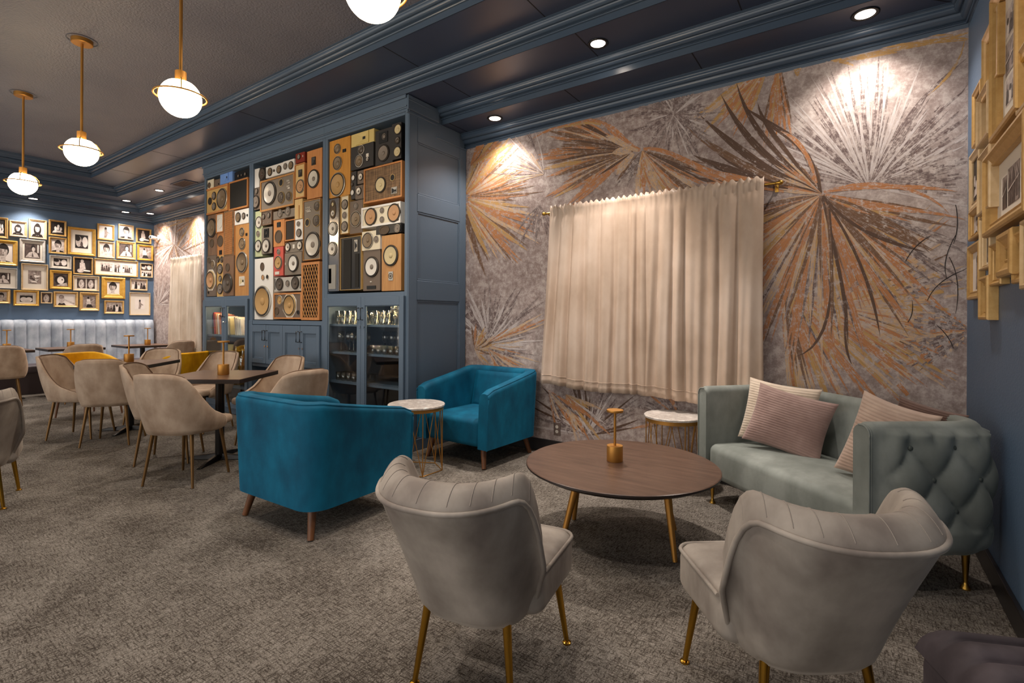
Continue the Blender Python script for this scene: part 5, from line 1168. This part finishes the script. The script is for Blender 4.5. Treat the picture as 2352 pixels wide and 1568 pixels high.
# ================================================================== PICTURES ON THE WALLS
PM = [M['p0'], M['p1'], M['p2'], M['p3'], M['p4']]
def blob(b, x, z, rx, rz, mi, y, n=16, a0=0, a1=360):
    b.face([(x+rx*math.cos(math.radians(a0+(a1-a0)*i/n)), y, z+rz*math.sin(math.radians(a0+(a1-a0)*i/n))) for i in range(n if a1-a0 == 360 else n+1)][::1], mi)
def art(b, st, x0, x1, z0, z1, y, rnd):
    """small monochrome photographs: simple generic compositions; y goes towards the viewer (-)"""
    w, h = x1-x0, z1-z0; cx = (x0+x1)/2; L = 0.0003; d = [y]
    def nx(): d[0] -= L; return d[0]
    def E(u, v, ru, rv, mi, **k):
        # clip inside the print
        ru = min(ru, max(0.01, min(u, 1-u))); rv2 = rv
        blob(b, x0+w*u, z0+h*v, ru*w, min(rv, max(0.01, min(v, 1-v)))*h, mi, nx(), **k)
    def bg(mi): b.face([(x0, y, z0), (x1, y, z0), (x1, y, z1), (x0, y, z1)], mi)
    def poly(pts, mi): yy = nx(); b.face([(x0+w*u, yy, z0+h*v) for u, v in pts], mi)
    def face(u, v, s, hair, skin=3, long=False, hat=False):
        poly([(max(0, u-1.5*s), 0), (min(1, u+1.5*s), 0), (min(1, u+1.1*s), v-1.25*s), (u, v-1.0*s), (max(0, u-1.1*s), v-1.25*s)], rnd.choice([0, 1, 3]))
        poly([(u-0.35*s, v-1.5*s if v-1.5*s > 0 else 0), (u+0.35*s, v-1.5*s if v-1.5*s > 0 else 0), (u+0.3*s, v-0.5*s), (u-0.3*s, v-0.5*s)], skin)
        if long: E(u, v-0.25*s, 0.95*s, 1.25*s, hair)
        E(u+0.03*s, v+0.2*s, 0.72*s, 0.92*s, hair); E(u, v, 0.56*s, 0.78*s, skin)
        for q in (-1, 1): E(u+q*0.22*s, v+0.08*s, 0.09*s, 0.035*s, 0); E(u+q*0.23*s, v+0.22*s, 0.13*s, 0.025*s, 1)
        E(u-0.3*s, v-0.1*s, 0.2*s, 0.4*s, 2); poly([(u-0.55*s, v+0.35*s), (u+0.55*s, v+0.30*s), (u+0.45*s, v+0.8*s), (u-0.4*s, v+0.85*s)], hair)
        E(u, v-0.4*s, 0.17*s, 0.05*s, 1); E(u+0.05*s, v-0.12*s, 0.05*s, 0.14*s, 2)
        if hat: poly([(u-0.8*s, v+0.5*s), (u+0.8*s, v+0.5*s), (u+0.5*s, min(1, v+1.05*s)), (u-0.5*s, min(1, v+1.05*s))], 1)
    if st == 'face': bg(3); face(0.52, 0.55, 0.36, 0)
    elif st == 'facebig': bg(4); face(0.45, 0.56, 0.44, 0, 3); 
    elif st == 'long': bg(3); face(0.48, 0.55, 0.30, 0, 4, True)
    elif st == 'longd': bg(1); face(0.5, 0.52, 0.34, 3, 4, True)
    elif st == 'dark': bg(0); [E(rnd.uniform(.2, .8), rnd.uniform(.25, .7), .09, .14, rnd.choice([3, 4])) for _ in range(5)]; poly([(0.1, 0.12), (0.9, 0.18), (0.7, 0.34), (0.2, 0.3)], 3)
    elif st == 'two': bg(0); E(.28, .5, .24, .40, 3); E(.76, .48, .22, .40, 4); E(.20, .72, .20, .2, 0); E(.5, .3, .1, .2, 1)
    elif st == 'group':
        bg(3)
        for k in range(5): u = 0.14+0.18*k; v = 0.62+rnd.uniform(-.08, .08); poly([(max(0, u-.11), 0.06), (min(1, u+.11), 0.06), (u+.06, v-.1), (u-.06, v-.1)], rnd.choice([0, 1, 4])); E(u, v, .06, .12, rnd.choice([0, 2]))
    elif st == 'figure': bg(4); E(.5, .78, .09, .12, 0); poly([(.40, .70), (.58, .72), (.66, .35), (.55, .05), (.36, .05), (.42, .4)], 2); poly([(.55, .6), (.85, .42), (.83, .36), (.52, .5)], 2)
    elif st == 'stage': bg(0); E(.45, .82, .10, .12, 3); poly([(.30, .72), (.60, .72), (.66, .3), (.30, .25)], 3); poly([(.25, .3), (.95, .22), (.95, .14), (.3, .16)], 4); E(.35, .18, .2, .14, 3)
    elif st == 'guitar': bg(2); E(.42, .8, .08, .09, 0); poly([(.3, .7), (.55, .7), (.62, .3), (.3, .28)], 4); E(.45, .42, .17, .13, 3); poly([(.5, .45), (.92, .72), (.94, .68), (.52, .40)], 3); poly([(.35, .3), (.65, .3), (.8, .05), (.25, .05)], 0)
    elif st == 'low': bg(3); poly([(.02, .0), (.98, .0), (.98, .85), (.02, .85)], 0); E(.3, .32, .26, .32, 4); E(.7, .32, .26, .32, 4); poly([(.2, 0), (.8, 0), (.75, .3), (.25, .3)], 3)
    elif st == 'side': bg(4); poly([(.08, 0), (.5, 0), (.42, .2), (.15, .2)], 0); E(.28, .5, .15, .36, 3); E(.27, .72, .14, .18, 2); poly([(.4, .55), (.95, .25), (.95, .08), (.5, .4)], 3)
    elif st == 'recline': bg(1); E(.5, .5, .42, .36, 0); E(.5, .48, .24, .28, 4); poly([(.2, .05), (.98, .05), (.9, .3), (.5, .2)], 3); E(.6, .52, .06, .05, 1)
    elif st == 'man': bg(1); E(.55, .72, .15, .19, 0); E(.57, .62, .11, .16, 3); poly([(.05, .05), (.95, .05), (.8, .35), (.6, .48), (.3, .4)], 3); poly([(.45, .1), (.5, .45), (.58, .1)], 1); poly([(.82, .4), (.9, .4), (.9, .95), (.82, .95)], 4)
    elif st == 'texture': bg(2); [E(rnd.uniform(.15, .85), rnd.uniform(.15, .85), rnd.uniform(.06, .16), rnd.uniform(.05, .12), rnd.choice([1, 3, 4, 3])) for _ in range(14)]; poly([(.25, .1), (.7, .1), (.62, .2), (.3, .2)], 4)
    elif st == 'arch':
        bg(2)
        for k in range(3): u = 0.03+0.32*k; poly([(u, 0), (u+.28, 0), (u+.28, .6), (u+.14, .95), (u, .6)], rnd.choice([1, 2])); poly([(u+.05, .1), (u+.22, .1), (u+.22, .5), (u+.14, .75), (u+.05, .5)], 1)
        poly([(0, .35), (1, .6), (1, .64), (0, .40)], 3)
def picture(lab, loc, rz, w, h, fw, fm, mat=0.0, prints=None, depth=0.03, seed=1, group=None, prof=0.5):
    """front faces local -y; origin at the bottom centre on the wall"""
    t = thing('picture_frame', lab, 'picture', loc, rz, group); rnd = random.Random(seed)
    b = MB(); x0, x1, z0, z1 = -w/2, w/2, 0, h
    P0 = [(x0, z0), (x1, z0), (x1, z1), (x0, z1)]
    def ins(k): return [(x0+k, z0+k), (x1-k, z0+k), (x1-k, z1-k), (x0+k, z1-k)]
    L = [(0.0, 0.0), (0.0, -depth*0.8), (fw*0.08, -depth*0.95), (fw*0.3, -depth), (fw*0.45, -depth*0.80), (fw*0.8, -depth*(1-prof)), (fw*0.92, -depth*(1-prof)-0.004), (fw, -depth*(1-prof)), (fw, -0.006)]
    rows = [[Vector((px, yy, pz)) for px, pz in ins(k)] for k, yy in L]
    b.grid(rows, cv=True, flip=True); b.face([(px, -0.001, pz) for px, pz in P0]); b.build('moulding', fm, t)
    ix0, ix1, iz0, iz1 = x0+fw, x1-fw, z0+fw, z1-fw; iw, ih = ix1-ix0, iz1-iz0; yb = -0.007
    if mat:
        b = MB(); b.face([(ix0, yb, iz0), (ix1, yb, iz0), (ix1, yb, iz1), (ix0, yb, iz1)]); b.build('mat_board', M['mat'], t)
    for (u0, u1, v0, v1, s) in (prints or [(0, 1, 0, 1, 'face')]):
        m = mat
        a0, a1 = ix0+iw*(m+(1-2*m)*u0), ix0+iw*(m+(1-2*m)*u1); c0, c1 = iz0+ih*(m+(1-2*m)*v0), iz0+ih*(m+(1-2*m)*v1)
        b = MB(); art(b, s, a0, a1, c0, c1, yb-0.0008, rnd); b.build('photo_print', PM, t)
    return t
F1, F2 = (0, 480, 6.03), (180, 480, 6.03)
G, Y_, PL_, SV = M['gold_f'], M['gold_y'], M['gold_p'], M['silver_f']
ONE = lambda s: [(0, 1, 0, 1, s)]
FR = [ # region, TL, BR, frame width m, material, mat, prints, label
 (F1, (-95, 100, 112, 410), .035, G, 0, ONE('dark'), 'gold framed dark photo at the left edge, top row of the far wall'),
 (F1, (132, 150, 380, 395), .03, PL_, 0, ONE('long'), 'pale gold framed laughing face with headscarf, top row near the left edge'),
 (F1, (400, 130, 650, 425), .03, PL_, 0, ONE('long'), 'gold framed portrait of a person with long dark hair, top row'),
 (F1, (680, 140, 922, 385), .028, G, 0, ONE('dark'), 'gold framed nearly black stage photo in the top row'),
 (F1, (-130, 410, 245, 790), .055, Y_, 0, ONE('facebig'), 'gold framed close-up of a short haired face with hand on chin, left edge'),
 (F1, (272, 405, 630, 750), .04, SV, .1, ONE('man'), 'silver framed matted photo of a seated man in a jacket'),
 (F1, (-170, 800, 240, 1105), .018, SV, .2, ONE('man'), 'thin silver framed matted dark portrait at the left edge'),
 (F1, (297, 748, 668, 1130), .022, PL_, .22, ONE('texture'), 'large pale gold square frame with wide mat and grey patterned print'),
 (F1, (680, 380, 925, 628), .03, G, 0, ONE('face'), 'gold framed child in a chequered shirt, second row'),
 (F1, (690, 635, 990, 835), .02, SV, .14, ONE('two'), 'small silver framed matted photo of a bearded man in profile'),
 (F1, (693, 842, 995, 1115), .048, Y_, 0, ONE('recline'), 'gold framed reclining fair haired woman, third row'),
 (F1, (-120, 1108, 145, 1310), .04, G, 0, ONE('face'), 'gold framed smiling face at the left edge of the bottom row'),
 (F1, (190, 1120, 543, 1342), .034, Y_, .17, ONE('low'), 'wide gold frame with two pale shapes on black, bottom row'),
 (F1, (567, 1150, 727, 1308), .018, PL_, 0, ONE('longd'), 'smallest gold frame with a dark haired head turned down, bottom row'),
 (F1, (745, 1140, 1085, 1362), .036, G, 0, ONE('side'), 'wide gold frame with a bald man and outstretched arm, bottom row'),
 (F2, (-145, 238, 240, 655), .045, Y_, .2, ONE('two'), 'largest gold frame with cream mat and two faces nearly touching'),
 (F2, (-68, 658, 205, 915), .022, G, 0, ONE('stage'), 'gold framed seated musician on black, centre of the far wall'),
 (F2, (265, 195, 500, 440), .028, G, 0, ONE('figure'), 'gold framed crouching long haired figure on white, upper right'),
 (F2, (557, 203, 768, 430), .022, PL_, 0, ONE('face'), 'pale gold framed man with headphones, upper right'),
 (F2, (805, 257, 1012, 485), .028, G, 0, ONE('stage'), 'gold framed person in white on black, top right by the corner'),
 (F2, (272, 437, 505, 685), .03, PL_, 0, ONE('face'), 'pale gold framed smiling boy, second row right'),
 (F2, (530, 434, 797, 705), .045, G, 0, ONE('man'), 'thick gold framed man with moustache and pale round drum'),
 (F2, (820, 487, 1040, 720), .034, Y_, 0, ONE('guitar'), 'gold framed guitar player beside the corner, second row'),
 (F2, (225, 680, 828, 943), .02, G, .1, [(.02, .38, .12, .88, 'group'), (.43, .62, .08, .95, 'group'), (.67, 1, .1, .8, 'group')], 'longest gold frame with three small group photos on a cream mat'),
 (F2, (862, 747, 1032, 950), .016, PL_, 0, [(0, 1, .52, 1, 'two'), (0, 1, 0, .48, 'group')], 'small frame with two stacked photos by the corner'),
 (F2, (-72, 917, 290, 1140), .02, PL_, .12, [(0, .48, 0, 1, 'longd'), (.54, 1, 0, 1, 'longd')], 'gold frame with two portraits side by side on a mat'),
 (F2, (325, 937, 650, 1245), .085, Y_, 0, ONE('facebig'), 'thickest bright gold frame round a close-up face in profile'),
 (F2, (722, 962, 958, 1130), .018, PL_, 0, ONE('group'), 'small pale gold framed group of people, third row right'),
 (F2, (18, 1150, 292, 1410), .05, G, 0, ONE('guitar'), 'gold framed seated guitarist in the bottom row'),
 (F2, (362, 1265, 635, 1450), .03, G, 0, ONE('group'), 'wide gold framed band photo at the bottom below the thickest frame'),
 (F2, (712, 1152, 998, 1470), .016, PL_, .24, ONE('figure'), 'tall cream matted frame with a small standing figure, bottom right'),
]
XF = XL+0.03
for i, (R0, (a, b_, c, d_), fw, fm, mat, pr, lab) in enumerate(FR):
    tl = on_x(R0[0]+a/R0[2], R0[1]+b_/R0[2], XF); br = on_x(R0[0]+c/R0[2], R0[1]+d_/R0[2], XF)
    w, h = br.y-tl.y, tl.z-br.z
    picture(lab, (XL+0.001, (tl.y+br.y)/2, br.z), PI/2, w, h, fw, fm, mat, pr, 0.032, i, 'framed photographs on the far blue wall')
# right wall, seen very obliquely: far x, top y, near x, bottom y
G1, G2 = (2200, 0, 5.224), (2200, 280, 3.267)
RW = [
 (G1, (280, 478), (470, 900, None), .05, G, .1, ONE('figure'), .035, 'gold frame high on the right wall, beside the tall triple photo frame'),
 (G1, (370, 20), (680, 1300, None), .055, G, .12, [(0, 1, .7, 1, 'group'), (0, 1, .32, .66, 'arch'), (0, 1, 0, .28, 'group')], .05, 'tall gold frame with three stacked photos on white mat, right wall'),
 (G1, (165, 1140), (262, 1640, None), .035, G, 0, ONE('man'), .025, 'narrow gold frame at the far top of the right wall by the mural'),
 (G1, (212, 1205), (345, 1600, None), .03, PL_, .08, ONE('stage'), .045, 'pale gold frame with dark photo just left of the tall triple frame'),
 (G1, (690, 655), (860, 1180, None), .04, PL_, .12, ONE('face'), .04, 'pale gold matted frame cut by the right edge above the largest frame'),
 (G1, (705, -60), (900, 520, None), .07, M['gold_y'], 0, ONE('arch'), .035, 'ornate dark gold frame at the top right corner'),
 (G2, (80, 265), (155, 618, None), .05, PL_, 0, ONE('dark'), .025, 'wide gilt frame with dark photo beside the mural, middle of the right wall'),
 (G2, (142, 275), (228, 640, None), .035, PL_, .1, ONE('man'), .045, 'pale gilt frame tucked below the tall triple frame, right wall'),
 (G2, (180, 282), (488, 672, None), .06, G, .16, [(0, .2, 0, .8, 'arch'), (.24, .7, 0, .9, 'arch'), (.74, 1, .1, 1, 'arch')], .055, 'largest gold frame with arched building photos, right wall'),
 (G2, (77, 682), (152, 845, None), .03, G, 0, ONE('face'), .03, 'small orange gold frame below the wide gilt one, right wall'),
 (G2, (157, 728), (230, 1088, None), .022, PL_, .08, ONE('stage'), .035, 'tall thin pale frame left of the thick sloping one, right wall'),
 (G2, (67, 938), (150, 1322, None), .045, G, 0, ONE('figure'), .03, 'tall deep gold frame at lower left of the right wall group'),
 (G2, (150, 1168), (212, 1485, None), .045, G, 0, ONE('dark'), .045, 'lowest gold frame on the right wall'),
 (G2, (230, 928), (312, 1215, None), .03, G, 0, ONE('texture'), .035, 'gold frame with grey leaf photo under the largest frame'),
 (G2, (280, 852), (385, 1140, None), .075, G, 0, ONE('texture'), .05, 'thick sloping gold frame under the largest frame, right wall'),
 (G2, (398, 842), (470, 1200, None), .05, G, 0, ONE('dark'), .035, 'gold frame with deep black opening near the right edge'),
 (G2, (458, 745), (560, 1240, None), .05, PL_, .1, ONE('face'), .04, 'pale gold frame cut by the right edge, below the largest frame'),
]
for i, (R0, (a, b_), (c, d_, _), fw, fm, mat, pr, dp, lab) in enumerate(RW):
    X = XR-dp
    tl = on_x(R0[0]+a/R0[2], R0[1]+b_/R0[2], X); br = on_x(R0[0]+c/R0[2], R0[1]+d_/R0[2], X)
    w, h = tl.y-br.y, tl.z-br.z
    picture(lab, (XR-0.001, (tl.y+br.y)/2, br.z), -PI/2, w, h, min(fw, w*0.3), fm, mat, pr, dp, 50+i, 'framed photographs on the right wall', prof=0.45)
